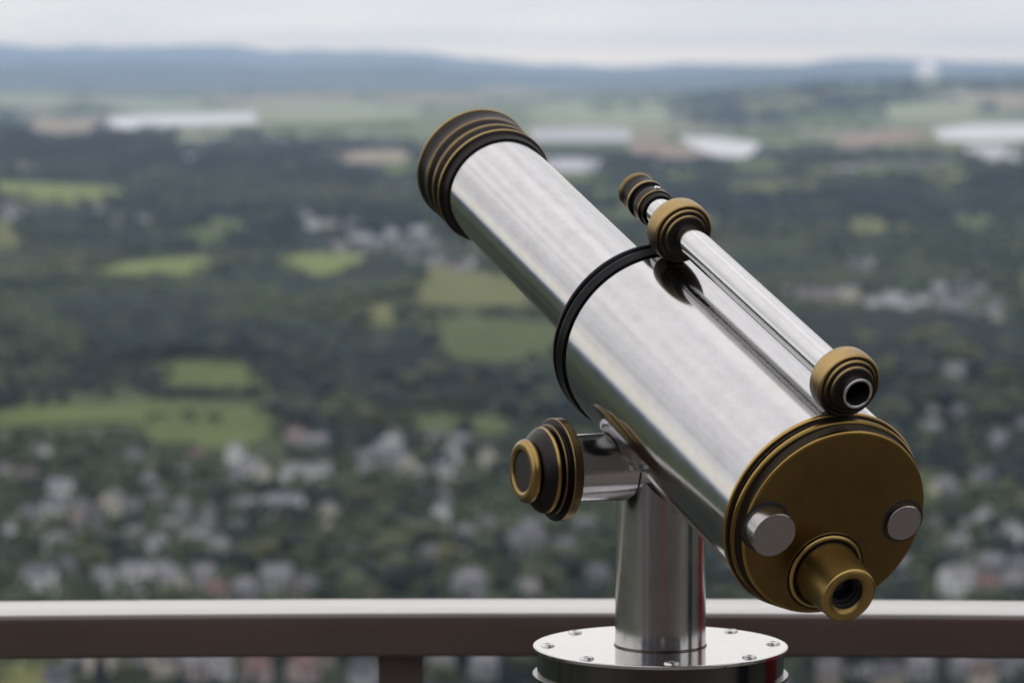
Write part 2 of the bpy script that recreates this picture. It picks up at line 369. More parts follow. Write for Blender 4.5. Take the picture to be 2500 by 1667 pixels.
    ob = ltube('objective_rim', [(.5865, .0526, 0, 0, 0), (.5868, .0548, .0006, 0, 0), (.5950, .0560, .001, 0, 0), (.5968, .0588, .0006, .1, .7), (.5987, .0598, .0009, 1, .4), (.6010, .0592, .0008, .3, 0), (.6050, .0556, .002, 0, 0),
                                 (.6105, .0582, .001, .15, .4), (.6130, .0594, .0016, .7, .4), (.6160, .0588, .001, .2, 0), (.6215, .0556, .002, 0, 0), (.6265, .0582, .001, .15, .3), (.6300, .0594, .0018, .6, .3),
                                 (.6335, .0582, .002, .15, .08), (.6400, .0572, .004, .08, .08), (.6480, .0588, .003, .12, .15), (.6505, .0602, .0007, .8, .8), (.6525, .0604, .0008, .9, .5), (.6535, .0590, .0006, .4, .1), (.6535, .0540, .0006, .1, 0), (.6200, .0525, 0, 0, 0), (.6200, .0500, 0, 0, 0)],
               PIV, a, n, M_brass, T, 224)
    ltube('objective_lens', [(.620, .0525, 0), (.6215, .045, 0), (.6235, .03, 0), (.6245, .015, 0), (.6250, 0, 0)], PIV, a, n, M_lens, ob, 96, raw=True)
    # ---- rear cover
    rc = ltube('rear_cover', [(-.0935, .0862, 0, .3, .3), (-.0938, .0885, .0008, .6, .9), (-.0950, .0896, .0012, 1, .9), (-.0972, .0896, .0012, 1, .5), (-.0985, .0878, .0006, .3, 0), (-.0992, .0852, .0008, 0, 0), (-.1016, .0850, .0008, 0, .1),
                              (-.1028, .0868, .0008, .4, .6), (-.1042, .0872, .0012, .95, .5), (-.1068, .0862, .0012, .6, .1), (-.1078, .0836, .0012, .05, 0), (-.1120, .0806, .002, 0, .1), (-.1148, .0812, .0012, .3, .7), (-.1158, .0826, .0007, .9, .9), (-.1170, .0829, .0010, 1, .9), (-.1180, .0818, .0010, 1, .62),
                              (-.1183, .079, 0, .55, .55), (-.1183, .045, 0, .5, .5), (-.1183, 0, 0, .5, .5)], PIV, a, n, M_brassd, T, 256)
    # eyepiece
    EO = PIV + n * (-.04334 * LAM)
    ey = ltube('eyepiece', [(-.1180, .0355, 0, 0, 0), (-.1187, .0352, .0003, .5, 0), (-.1190, .0342, .0003, 0, 0), (-.1188, .0334, .0003, 0, .4), (-.1205, .0330, .0006, 1, .85), (-.1213, .0315, .0006, .9, .2), (-.1215, .0290, .0004, 0, 0),
                            (-.1212, .0278, .0004, 0, .3), (-.1235, .0272, .001, .6, .7), (-.1580, .0240, .0020, .85, .9), (-.1605, .0240, .0024, .85, .75), (-.1622, .0215, .0020, .8, .7), (-.1615, .0165, .002, .7, .6), (-.1585, .0134, .0006, .6, .0), (-.1500, .0130, 0, 0, 0), (-.1430, .0128, 0, 0, 0), (-.1430, .0095, 0, 0, 0), (-.1400, .0095, 0, 0, 0)],
               EO, a, n, M_brassb2, T, 160)
    ltube('eye_cup', [(-.1583, .0134, 0), (-.1560, .0128, 0), (-.1545, .0128, 0), (-.1540, .0118, 0), (-.1500, .0116, 0), (-.1495, .0104, 0), (-.1440, .0102, 0)], EO, a, n, M_dark, ey, 96, raw=True)
    ltube('eye_lens', [(-.1440, .0103, 0), (-.1452, .008, 0), (-.1462, .004, 0), (-.1465, 0, 0)], EO, a, n, M_lens, ey, 64, raw=True)
    # knurled focus knob: ridges modelled round the rim
    def knob(name, uo, no_, r, t1, knurl):
        O = PIV + u * (uo * LAM) + n * (no_ * LAM); U = n; Vv = a.cross(n)
        off = wloc(rc); seg = 216; V = []; F = []
        rowsp = [(-.1178, r * .97, 0), (-.1186, r, 0)]
        L_ = abs(t1) - .1186; nr = 26 if knurl else 2
        for i in range(nr): rowsp.append((-.1190 - (L_ - .0012) * i / (nr - 1), r, 1 if knurl else 0))
        rowsp += [(t1 + .0004, r - .0002, 0), (t1, r - .0009, 0), (t1, r * .5, 0), (t1, 0, 0)]
        for i, (t, rr, kf) in enumerate(rowsp):
            for k in range(seg):
                an = 2 * math.pi * k / seg
                q = rr
                if kf: q = rr - .0002 * ((k + i) % 2 + (k - i) % 3 * .3)
                V.append(O + a * (t * LAM) + (U * math.cos(an) + Vv * math.sin(an)) * (max(q, 1e-5) * LAM) - off)
        for i in range(len(rowsp) - 1):
            for k in range(seg):
                F.append((i * seg + k, i * seg + (k + 1) % seg, (i + 1) * seg + (k + 1) % seg, (i + 1) * seg + k))
        me = bpy.data.meshes.new(name); me.from_pydata([tuple(v) for v in V], [], F)
        bm = bmesh.new(); bm.from_mesh(me); bmesh.ops.recalc_face_normals(bm, faces=bm.faces); bm.to_mesh(me); bm.free()
        smooth(me, 25); o = link(name, me, M_alu, rc); return O
    O1 = knob('focus_knob', -.06433, .00205, .0192, -.1350, True)
    O2 = knob('stop_knob', .06409, -.00144, .01576, -.1226, False)
    for O, r in ((O1, .0208), (O2, .0180)):       # shallow dark recess rings round the knobs
        ltube('knob_recess', [(-.11845, r - .0012, 0), (-.1187, r, .05), (-.1183, r + .0012, .25)], O, a, n, M_black if r < .02 else M_black, rc, 96, raw=True)
    # ---- sighting tube on two turned mounts
    SO = PIV + n * (.1144 * LAM)
    st = ltube('sighting_tube', [(-.1138, .0107, .0003), (-.1143, .0112, .0003), (-.1143, .0127, .0003), (-.1138, .0131, .0003), (.2720, .0131, 0), (.2720, .0107, 0), (-.112, .0107, 0)], SO, a, n, M_steel_s, T, 128)
    ltube('bore', [(-.1136, .01065, 0), (.02, .0106, 0), (.02, 0, 0)], SO, a, n, M_dark, st, 64, raw=True)
    def mount(tc):
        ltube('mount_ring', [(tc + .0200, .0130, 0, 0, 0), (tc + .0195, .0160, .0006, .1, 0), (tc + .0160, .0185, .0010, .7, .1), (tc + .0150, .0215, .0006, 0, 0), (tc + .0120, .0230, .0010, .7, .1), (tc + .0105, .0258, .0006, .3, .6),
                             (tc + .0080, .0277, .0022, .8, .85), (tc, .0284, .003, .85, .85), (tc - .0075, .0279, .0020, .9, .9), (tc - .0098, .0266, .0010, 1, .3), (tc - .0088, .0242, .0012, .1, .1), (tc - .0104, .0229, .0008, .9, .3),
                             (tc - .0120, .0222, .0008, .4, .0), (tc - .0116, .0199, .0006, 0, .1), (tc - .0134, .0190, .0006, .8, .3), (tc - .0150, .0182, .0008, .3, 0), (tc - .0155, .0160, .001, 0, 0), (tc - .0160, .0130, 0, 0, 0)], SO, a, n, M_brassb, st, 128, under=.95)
        ltube('mount_foot', [(.0830, .0070, 0, 0, 0), (.0900, .0065, 0, .1, .1), (.0940, .009, 0, .1, .1)], PIV + a * (tc * LAM), n, u, M_brassb, st, 48)
    mount(-.0906); mount(.2200)
    fl = ltube('front_sight', [(.2623, .0130, 0, 0, 0), (.2628, .0150, .0006, .05, 0), (.2685, .0158, .0006, 0, 0), (.2688, .0172, .0005, .5, .25), (.2700, .0174, .0005, .8, .25), (.2790, .0174, .0008, .35, .1), (.2795, .0150, .0004, 0, 0), (.2860, .0152, .0006, 0, 0),
                               (.2868, .0180, .0006, .3, .5), (.2893, .0187, .0011, 1, .3), (.2915, .0178, .0012, .3, .15), (.2950, .0155, .003, .15, .15), (.3020, .0155, .004, .2, .2), (.3075, .0172, .0012, .6, .8), (.3098, .0178, .0008, 1, .5), (.3105, .0168, .0005, .5, .2), (.3105, .0125, 0, 0, 0), (.27, .0122, 0, 0, 0)],
               SO, a, n, M_brass, T, 128)
    fl.parent = st
    rt = (u * .06 + n).normalized()
    so = SO + a * (.2742 * LAM) + rt * (.0168 * LAM)
    ltube('screw', [(0, .0030, .2), (.0012, .0030, .3), (.0019, .0026, .3), (.0021, .0012, .2), (.0008, .0010, 0), (.0008, 0, 0)], so, rt, a, M_screw, st, 32, raw=True)
    # weld beads where the trunnion, the joint and the body meet
    fr = Vector((u.y, -u.x, 0))
    for d_, an, r in ((-.0405, 4, .0026), (-.0385, 16, .0016), (-.0360, -2, .0014)):
        p = K0 + u * d_ + (fr * math.cos(R_(an)) + Z * math.sin(R_(an))) * .0279
        nn = (fr * math.cos(R_(an)) + Z * math.sin(R_(an)))
        lathe('weld_bead', [(-.0004, r, .3)] + [(r * .5 * math.sin(R_(q)), r * math.cos(R_(q)), .3) for q in (15, 35, 55, 75)] + [(r * .5, 0, .3)], p, nn, u, M_screw, T, 24, raw=True)
    return T
M_brassk = brass('blackened_brass', (.10, .085, .06), (.012, .012, .013), .33)
M_brassb2 = brass('aged_brass_eyepiece', (.56, .385, .13), (.03, .025, .018), .36)
BT=build_telescope()

# ------------------------------------------------------------------ terrace: floor, railing, building behind the camera
RAD = 8.0
AC = Vector((.02, 3.412 - RAD, 0))                # centre of the round terrace
def ring_path(r, z, a0, a1, k):
    return [Vector((AC.x + r * math.sin(t), AC.y + r * math.cos(t), z)) for t in np.linspace(a0, a1, k)]
M_floor = simple('terrace_concrete', (.15, .13, .115), .75, 0, .18, 2.5, .3)
V, F = [], []
k = 96
for z in (0.0, -.35):
    for i in range(k):
        t = 2 * math.pi * i / k; V.append((AC.x + 8.22 * math.sin(t), AC.y + 8.22 * math.cos(t), z))
F.append(tuple(range(k))[::-1]); F.append(tuple(range(k, 2 * k)))
for i in range(k): F.append((i, (i + 1) % k, k + (i + 1) % k, k + i))
me = mesh_from('terrace_floor', V, F)
bm = bmesh.new(); bm.from_mesh(me); bmesh.ops.recalc_face_normals(bm, faces=bm.faces); bm.to_mesh(me); bm.free()
tag(link('terrace_floor', me, M_floor), kind='structure')
ZR = CAMZ - .5308                                # top of the rail
rail = empty('railing', tuple(AC + Vector((0, RAD, 0))), 'brown metal railing with pale handrail top curving behind the telescope', 'railing')
h_, w_ = .0425, .0965
def rsect(x0, x1, z0, z1, r=.004):
    P = []
    for cx, cz, s0 in ((x1 - r, z1 - r, 0), (x0 + r, z1 - r, 90), (x0 + r, z0 + r, 180), (x1 - r, z0 + r, 270)):
        for q in (0, 30, 60, 90): P.append((cx + r * math.cos(R_(s0 + q)), cz + r * math.sin(R_(s0 + q))))
    return P
# sweep() side vector = direction x up = outward for a clockwise path; put the rail between r=8 and 8.0965
sweep('handrail', ring_path(RAD, ZR, -1.5, 1.5, 160), [(-x, z) for x, z in rsect(0, w_, -h_, 0)], M_rail, rail)
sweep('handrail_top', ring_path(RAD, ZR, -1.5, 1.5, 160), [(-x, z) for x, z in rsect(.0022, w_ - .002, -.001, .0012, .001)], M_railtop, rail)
px = (974 - 1250) / FPX * 3.43                   # post under the rail, left of the telescope
t0 = math.asin((px - AC.x) / (RAD + .05))
for i in range(-9, 10):
    t = t0 + i * .165
    c = Vector((AC.x + (RAD + .048) * math.sin(t), AC.y + (RAD + .048) * math.cos(t), 0))
    M = Matrix.Translation(c) @ Matrix.Rotation(-t, 4, 'Z')
    vf = xf(merge([box_vf(-.0222, .0222, -.0222, .0222, 0, ZR - h_ + .001), box_vf(-.05, .05, -.05, .05, 0, .012)]), M)
    me = mesh_from('post', vf[0], vf[1], rail); link('post', me, M_rail, rail)
for zz in (.78, .55, .32, .12):
    sweep('lower_rail', ring_path(RAD + .036, zz, -1.5, 1.5, 160), [(-x, z) for x, z in rsect(0, .025, -.025, 0, .003)], M_rail, rail)

# the building behind the camera: only ever seen mirrored in the metal
M_wall = simple('rendered_wall', (.10, .09, .082), .8, 0, .12, 2)
M_glassd = simple('dark_window_glass', (.03, .033, .05), .08, 0, .1, 1)
M_frame = simple('pale_window_frame', (.42, .41, .47), .5, 0, .08, 3)
M_red = simple('red_paint', (.28, .02, .035), .4, 0, .1, 3)
by = -4.6
bld = empty('restaurant_building', (0, by, 0), 'low restaurant building with dark windows behind the terrace', 'building')
wv = merge([box_vf(-9, 9, by - 6, by, 0, 3.4)])
link('wall', mesh_from('wall', wv[0], wv[1], bld), M_wall, bld)
rv = merge([box_vf(-9.3, 9.3, by - 6.3, by + .5, 3.402, 3.62)])
link('roof', mesh_from('roof', rv[0], rv[1], bld), M_frame, bld)
for i, x in enumerate((-6.9, -4.9, -2.9, -1.1, 2.5, 4.4, 6.3)):
    fr = merge([box_vf(x - .85, x - .77, by + .002, by + .06, .5, 2.7), box_vf(x + .77, x + .85, by + .002, by + .06, .5, 2.7),
                box_vf(x - .768, x + .768, by + .002, by + .06, 2.62, 2.7), box_vf(x - .768, x + .768, by + .002, by + .06, .5, .58)])
    f_ = link('window', mesh_from('window', fr[0], fr[1], bld), M_frame, bld)
    pv = box_vf(x - .768, x + .768, by + .01, by + .03, .582, 2.618)
    link('pane', mesh_from('pane', pv[0], pv[1], f_), M_glassd, f_)
pv = box_vf(-5.35, -4.75, by + .07, by + .5, .02, 3.39)
link('stripe_pillar', mesh_from('stripe_pillar', pv[0], pv[1], bld), M_frame, bld)  # pale upright added, unseen, for the light stripe mirrored in the column
dv = box_vf(.42, .92, by + .003, by + .05, .02, 2.2)  # unseen red panel standing in for a person in red, mirrored in the column
dr = link('red_panel', mesh_from('red_panel', dv[0], dv[1], bld), M_red, bld)
hv = box_vf(.45, .49, by + .051, by + .1, 1.0, 1.2)
link('handle', mesh_from('handle', hv[0], hv[1], dr), M_screw, dr)
# closed sunshade shapes, unseen, added for the coloured stripes mirrored in the column
def stripe_parasol(x, y, label, mt):
    p = empty('stripe_parasol', (x, y, 0), label, 'stripe_parasol')
    O = Vector((x, y, 0))
    lathe('base', [(0, 0, 0), (0, .28, 0), (.06, .28, 0), (.08, .05, 0), (.3, .03, 0), (.3, 0, 0)], O, Z, Vector((1, 0, 0)), M_drum, p, 48, raw=True)
    lathe('pole', [(.08, .02, 0), (2.6, .02, 0), (2.6, 0, 0)], O, Z, Vector((1, 0, 0)), M_screw, p, 24, raw=True)
    V, F = [], []; seg = 48
    zs = [(.75, .12), (1.1, .11), (1.4, .09), (1.8, .08), (2.2, .06), (2.5, .03)]
    for z, r in zs:
        for q in range(seg):
            t = 2 * math.pi * q / seg; rr = r * (1 + .25 * math.cos(8 * t + z)); V.append((x + rr * math.cos(t), y + rr * math.sin(t), z))
    for i in range(len(zs) - 1):
        for q in range(seg): F.append((i * seg + q, i * seg + (q + 1) % seg, (i + 1) * seg + (q + 1) % seg, (i + 1) * seg + q))
    F.append(tuple((len(zs) - 1) * seg + q for q in range(seg)))
    me = mesh_from('canopy', V, F, p); smooth(me, 60); link('canopy', me, mt, p)
stripe_parasol(CX + .62, CY + .30, 'unseen closed red sunshade added for the stripe mirrored in the column', M_red)
M_navy = simple('navy_cloth', (.012, .013, .03), .7, 0, .1, 3)
stripe_parasol(CX + 1.1, CY - .25, 'unseen closed navy sunshade added for the dark stripe mirrored in the column', M_navy)

# ------------------------------------------------------------------ terrain
rnd = random.Random(7)
def lerp_tab(tab, x):
    return np.interp(x, [p[0] for p in tab], [p[1] for p in tab])
HT = [(0, -30), (60, -55), (400, -110), (900, -205), (1150, -220), (3200, -220), (5000, -213), (8000, -186), (12000, -150), (18000, -110), (26000, -95), (34000, -100), (60000, -100)]
def vnoise(x, y, s, seed=0):
    x = np.asarray(x, float) / s + seed * 17.3; y = np.asarray(y, float) / s - seed * 9.1
    xi = np.floor(x); yi = np.floor(y); fx = x - xi; fy = y - yi
    fx = fx * fx * (3 - 2 * fx); fy = fy * fy * (3 - 2 * fy)
    def h(i, j):
        v = np.sin(i * 127.1 + j * 311.7 + seed * 74.7) * 43758.5453; return v - np.floor(v)
    return (h(xi, yi) * (1 - fx) + h(xi + 1, yi) * fx) * (1 - fy) + (h(xi, yi + 1) * (1 - fx) + h(xi + 1, yi + 1) * fx) * fy
def sst(x, a_, b_):
    t = np.clip((x - a_) / (b_ - a_), 0, 1); return t * t * (3 - 2 * t)
def ground(x, y):
    """terrain height relative to the camera"""
    x = np.asarray(x, float); y = np.asarray(y, float); r = np.hypot(x, y)
    z = lerp_tab(HT, r)
    amp = sst(r, 2600, 6000)
    z = z + amp * ((vnoise(x, y, 1100, 1) - .5) * 26 + (vnoise(x, y, 420, 2) - .5) * 9)
    # plateau on the right with its dark wooded edge
    z = z + 98 * sst(x, 100, 1500) * sst(y, 11500, 14000) * (1 - sst(y, 15000, 19000))
    z = z + sst(r, 1900, 2600) * (1 - sst(r, 6500, 9000)) * ((vnoise(x, y, 620, 31) - .4) * 30 + (vnoise(x, y, 260, 32) - .5) * 12)
    # wooded hill on the right
    z = z + 36 * sst(x, 220, 1000) * np.exp(-((y - 6600) / 900) ** 2)
    z = z + 50 * sst(-x, 150, 1000) * np.exp(-((y - 8600) / 1100) ** 2)
    z = z + 16 * np.exp(-((x + 700) / 500) ** 2) * np.exp(-((y - 6200) / 700) ** 2)
    return z
WOODS = [(350, 360, 420, 62, .9), (60, 290, 200, 30, .7), (560, 480, 420, 70, .55), (180, 560, 260, 60, .5), (300, 745, 380, 85, 1), (850, 640, 110, 42, 1), (930, 840, 330, 110, .7), (700, 680, 110, 50, .8),
         (1760, 262, 240, 46, .8), (2100, 470, 420, 95, 1), (1800, 560, 200, 60, .7), (2150, 830, 330, 110, .8), (1750, 440, 160, 30, .3), (180, 880, 180, 40, .6), (1980, 200, 420, 14, .9), (2050, 640, 260, 30, .6), (1330, 470, 160, 60, .3)]
OPENS = [(420, 620, 240, 34, .9), (480, 530, 160, 24, .5), (760, 605, 130, 26, .9), (1100, 680, 160, 110, 1), (1350, 300, 360, 70, .7), (640, 260, 420, 36, .7), (2000, 320, 300, 60, .5), (480, 950, 330, 70, 1), (160, 445, 160, 24, .8), (1750, 430, 180, 24, .7), (850, 720, 90, 30, .7), (2300, 320, 160, 60, .5)]
def cover(x, y):
    """share of wood on the ground, 0 open land .. 1 closed wood"""
    x = np.asarray(x, float); y = np.asarray(y, float); yy = np.maximum(y, 300)
    X = (1250 + FPX * x / yy) * 2352 / 2500; Y = (HOR - FPX * ground(x, y) / yy) * 2352 / 2500
    sc = np.clip(y / 6, 250, 1400)
    c = .30 + 1.1 * (vnoise(x, y, 520, 12) - .5) + .8 * (vnoise(x, y, 1500, 13) - .5) + .5 * (vnoise(x, y, 190, 15) - .5)
    for a_, b_, w_, h_, k_ in WOODS: c = c + .9 * k_ * np.exp(-((X - a_) / w_) ** 2 * 1.3 - ((Y - b_) / h_) ** 2 * 1.3)
    for a_, b_, w_, h_, k_ in OPENS: c = c - .8 * k_ * np.exp(-((X - a_) / w_) ** 2 * 1.3 - ((Y - b_) / h_) ** 2 * 1.3)
    return np.clip(c * 1.6 - .15, 0, 1)
def unproj(X, Y):
    """photo pixel (2500 px frame) -> ground point"""
    c, s = math.cos(PITCH), math.sin(PITCH)
    v = (833.5 - Y) / FPX
    d = np.array([(X - 1250) / FPX, c + s * v, -s + c * v])
    ts = np.concatenate([np.arange(1000, 4000, 20), np.arange(4000, 32000, 60)])
    px, py, pz = d[0] * ts, d[1] * ts, d[2] * ts
    g = ground(px, py); i = np.argmax(pz <= g)
    if pz[i] > g[i]: i = len(ts) - 1
    if i > 0:
        f0 = pz[i - 1] - g[i - 1]; f1 = pz[i] - g[i]; f = f0 / (f0 - f1) if f0 != f1 else 0
        t = ts[i - 1] + (ts[i] - ts[i - 1]) * min(max(f, 0), 1)
    else: t = ts[0]
    x, y = d[0] * t, d[1] * t
    return float(x), float(y), float(ground(x, y))
def build_terrain():
    # polar sheet, fine inside the view
    az = np.concatenate([np.linspace(-180, -16, 42)[:-1], np.linspace(-16, 16, 260), np.linspace(16, 180, 42)[1:-1]])
    rr = np.concatenate([np.linspace(9, 60, 5), np.geomspace(80, 1100, 14), np.geomspace(1150, 36000, 260), [40000, 46000, 56500]])
    A, Rg = np.meshgrid(np.radians(az), rr)
    X = Rg * np.sin(A); Y = Rg * np.cos(A); Zg = ground(X, Y) + CAMZ
    na, nr = len(az), len(rr)
    V = np.stack([X, Y, Zg], -1).reshape(-1, 3)
    i = np.arange(nr - 1)[:, None] * na; j = np.arange(na)[None, :]; j2 = (j + 1) % na
    F = np.stack([i + j, i + j2, i + na + j2, i + na + j], -1).reshape(-1, 4)
    # close the sheet under the tower
    V = np.vstack([V, [0, 0, CAMZ - 30]]); c = len(V) - 1
    tri = np.stack([np.full(na, c), (np.arange(na) + 1) % na, np.arange(na)], -1)
    me = bpy.data.meshes.new('ground')
    nl = F.size + tri.size
    me.vertices.add(len(V)); me.vertices.foreach_set('co', V.ravel())
    me.loops.add(nl); me.loops.foreach_set('vertex_index', np.concatenate([F.ravel(), tri.ravel()]))
    me.polygons.add(len(F) + len(tri))
    ls = np.concatenate([np.arange(len(F)) * 4, F.size + np.arange(len(tri)) * 3]); me.polygons.foreach_set('loop_start', ls)
    me.update(calc_edges=True); me.validate()
    cv = cover(V[:, 0], V[:, 1]); at = me.attributes.new('cover', 'FLOAT', 'POINT'); at.data.foreach_set('value', cv.astype(np.float32))
    for p in me.polygons: p.use_smooth = True
    m, nt, b = mat('valley_ground'); L = nt.links
    geo = N(nt, 'ShaderNodeNewGeometry')
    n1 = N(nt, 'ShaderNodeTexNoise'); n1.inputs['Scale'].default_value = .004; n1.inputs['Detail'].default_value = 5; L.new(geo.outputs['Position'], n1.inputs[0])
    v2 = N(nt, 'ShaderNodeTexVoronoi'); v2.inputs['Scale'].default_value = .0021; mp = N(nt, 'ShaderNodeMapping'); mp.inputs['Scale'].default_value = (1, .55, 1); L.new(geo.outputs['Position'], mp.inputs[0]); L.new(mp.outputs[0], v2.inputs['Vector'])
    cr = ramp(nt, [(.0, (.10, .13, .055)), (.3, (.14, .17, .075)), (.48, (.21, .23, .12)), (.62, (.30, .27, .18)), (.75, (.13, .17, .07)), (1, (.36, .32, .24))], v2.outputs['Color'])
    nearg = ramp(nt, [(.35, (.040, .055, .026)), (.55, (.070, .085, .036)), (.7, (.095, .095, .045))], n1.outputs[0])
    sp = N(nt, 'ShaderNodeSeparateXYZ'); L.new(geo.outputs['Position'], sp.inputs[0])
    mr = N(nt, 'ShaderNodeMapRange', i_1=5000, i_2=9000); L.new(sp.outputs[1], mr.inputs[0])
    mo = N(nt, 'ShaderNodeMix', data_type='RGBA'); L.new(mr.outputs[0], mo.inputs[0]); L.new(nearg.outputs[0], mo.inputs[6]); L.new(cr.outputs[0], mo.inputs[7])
    ca = N(nt, 'ShaderNodeAttribute'); ca.attribute_name = 'cover'
    mx = N(nt, 'ShaderNodeMix', data_type='RGBA'); L.new(ca.outputs['Fac'], mx.inputs[0]); L.new(mo.outputs[2], mx.inputs[6]); mx.inputs[7].default_value = (.018, .024, .018, 1)
    L.new(mx.outputs[2], b.inputs['Base Color']); b.inputs['Roughness'].default_value = .95; b.inputs['Specular IOR Level'].default_value = .1
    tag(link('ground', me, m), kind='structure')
build_terrain()

# far hills: a ring of real ridges round the plain, its front part following the skyline of the photo
def build_hills():
    ridge = [(-400, 120), (0, 113), (160, 116), (370, 108), (595, 116), (745, 127), (905, 118), (1060, 130), (1220, 152), (1380, 158), (1490, 163), (1650, 156), (1820, 158), (1940, 154), (2040, 148), (2130, 141), (2230, 146), (2340, 154), (2500, 158), (2900, 150)]
    ridge2 = [(-400, 150), (0, 160), (300, 150), (700, 165), (1000, 158), (1300, 178), (1700, 176), (2100, 168), (2500, 172), (2900, 165)]
    for nm, rad, tab, dep, colr in (('hills', 52000, ridge, 3600, (.08, .105, .12)), ('hills', 30000, ridge2, 2000, (.06, .08, .085))):  # far ridge paler and bluer: some haze is put into the colours
        az = np.concatenate([np.linspace(-180, -14, 150)[:-1], np.linspace(-14, 14, 280), np.linspace(14, 180, 150)[1:-1]])
        V = []; k = 9; na = len(az)
        for q in range(k):
            t = q / (k - 1) * 2 - 1
            for t_a in az:
                r = rad + dep * t
                X = 1250 + FPX * math.tan(R_(t_a)) if abs(t_a) < 14 else None
                crest = None
                if X is not None and -400 < X < 2900: crest = (HOR - np.interp(X, [p[0] for p in tab], [p[1] for p in tab])) / FPX * rad
                base = 250 + 160 * float(vnoise(t_a * 40, 0, 300, 5)) + 60 * float(vnoise(t_a * 40, 0, 90, 6))
                if crest is None: crest = base
                crest += 34.0 * min(1, rad / 52000) * (float(vnoise(t_a * 1000, rad, 620, 8)) - .5) * 2
                x, y = r * math.sin(R_(t_a)), r * math.cos(R_(t_a))
                z = -110 + (crest + 110) * (max(0, 1 - t * t)) ** .8
                z += 30 * (float(vnoise(x, y, 900, 9)) - .5) * (1 if abs(t) > .05 and abs(t) < .95 else 0)
                V.append((x, y, z + CAMZ))
        F = []
        for q in range(k - 1):
            for j in range(na): F.append((q * na + j, q * na + (j + 1) % na, (q + 1) * na + (j + 1) % na, (q + 1) * na + j))
        me = bpy.data.meshes.new(nm); me.from_pydata(V, [], F); me.update()
        for p in me.polygons: p.use_smooth = True
        tag(link(nm, me, simple('hazy_wooded_hills_%d' % rad, colr, .95, 0, .25, .003)), kind='structure')
build_hills()

# ------------------------------------------------------------------ fields, laid on the terrain
def inpoly(x, y, P):
    c = False; j = len(P) - 1
    for i in range(len(P)):
        if (P[i][1] > y) != (P[j][1] > y) and x < (P[j][0] - P[i][0]) * (y - P[i][1]) / (P[j][1] - P[i][1]) + P[i][0]: c = not c
        j = i
    return c
K = 2500 / 2352
def field_mat(name, col, var=.18, sc=.02):
    m, nt, b = mat(name); L = nt.links
    geo = N(nt, 'ShaderNodeNewGeometry'); n1 = N(nt, 'ShaderNodeTexNoise'); n1.inputs['Scale'].default_value = sc; n1.inputs['Detail'].default_value = 5; L.new(geo.outputs['Position'], n1.inputs[0])
    r = ramp(nt, [(.3, [c * (1 - var) for c in col]), (.7, [c * (1 + var) for c in col])], n1.outputs[0]); L.new(r.outputs[0], b.inputs['Base Color'])
    b.inputs['Roughness'].default_value = .95; b.inputs['Specular IOR Level'].default_value = .1
    return m
FM = {'bright': field_mat('bright_meadow', (.175, .21, .058)), 'green': field_mat('green_meadow', (.100, .132, .036)), 'dim': field_mat('dim_meadow', (.082, .106, .036)),
      'olive': field_mat('olive_field', (.15, .155, .055)), 'tan': field_mat('stubble_field', (.33, .27, .19)), 'brown': field_mat('brown_field', (.30, .22, .165)), 'pale': field_mat('pale_field', (.30, .33, .20))}
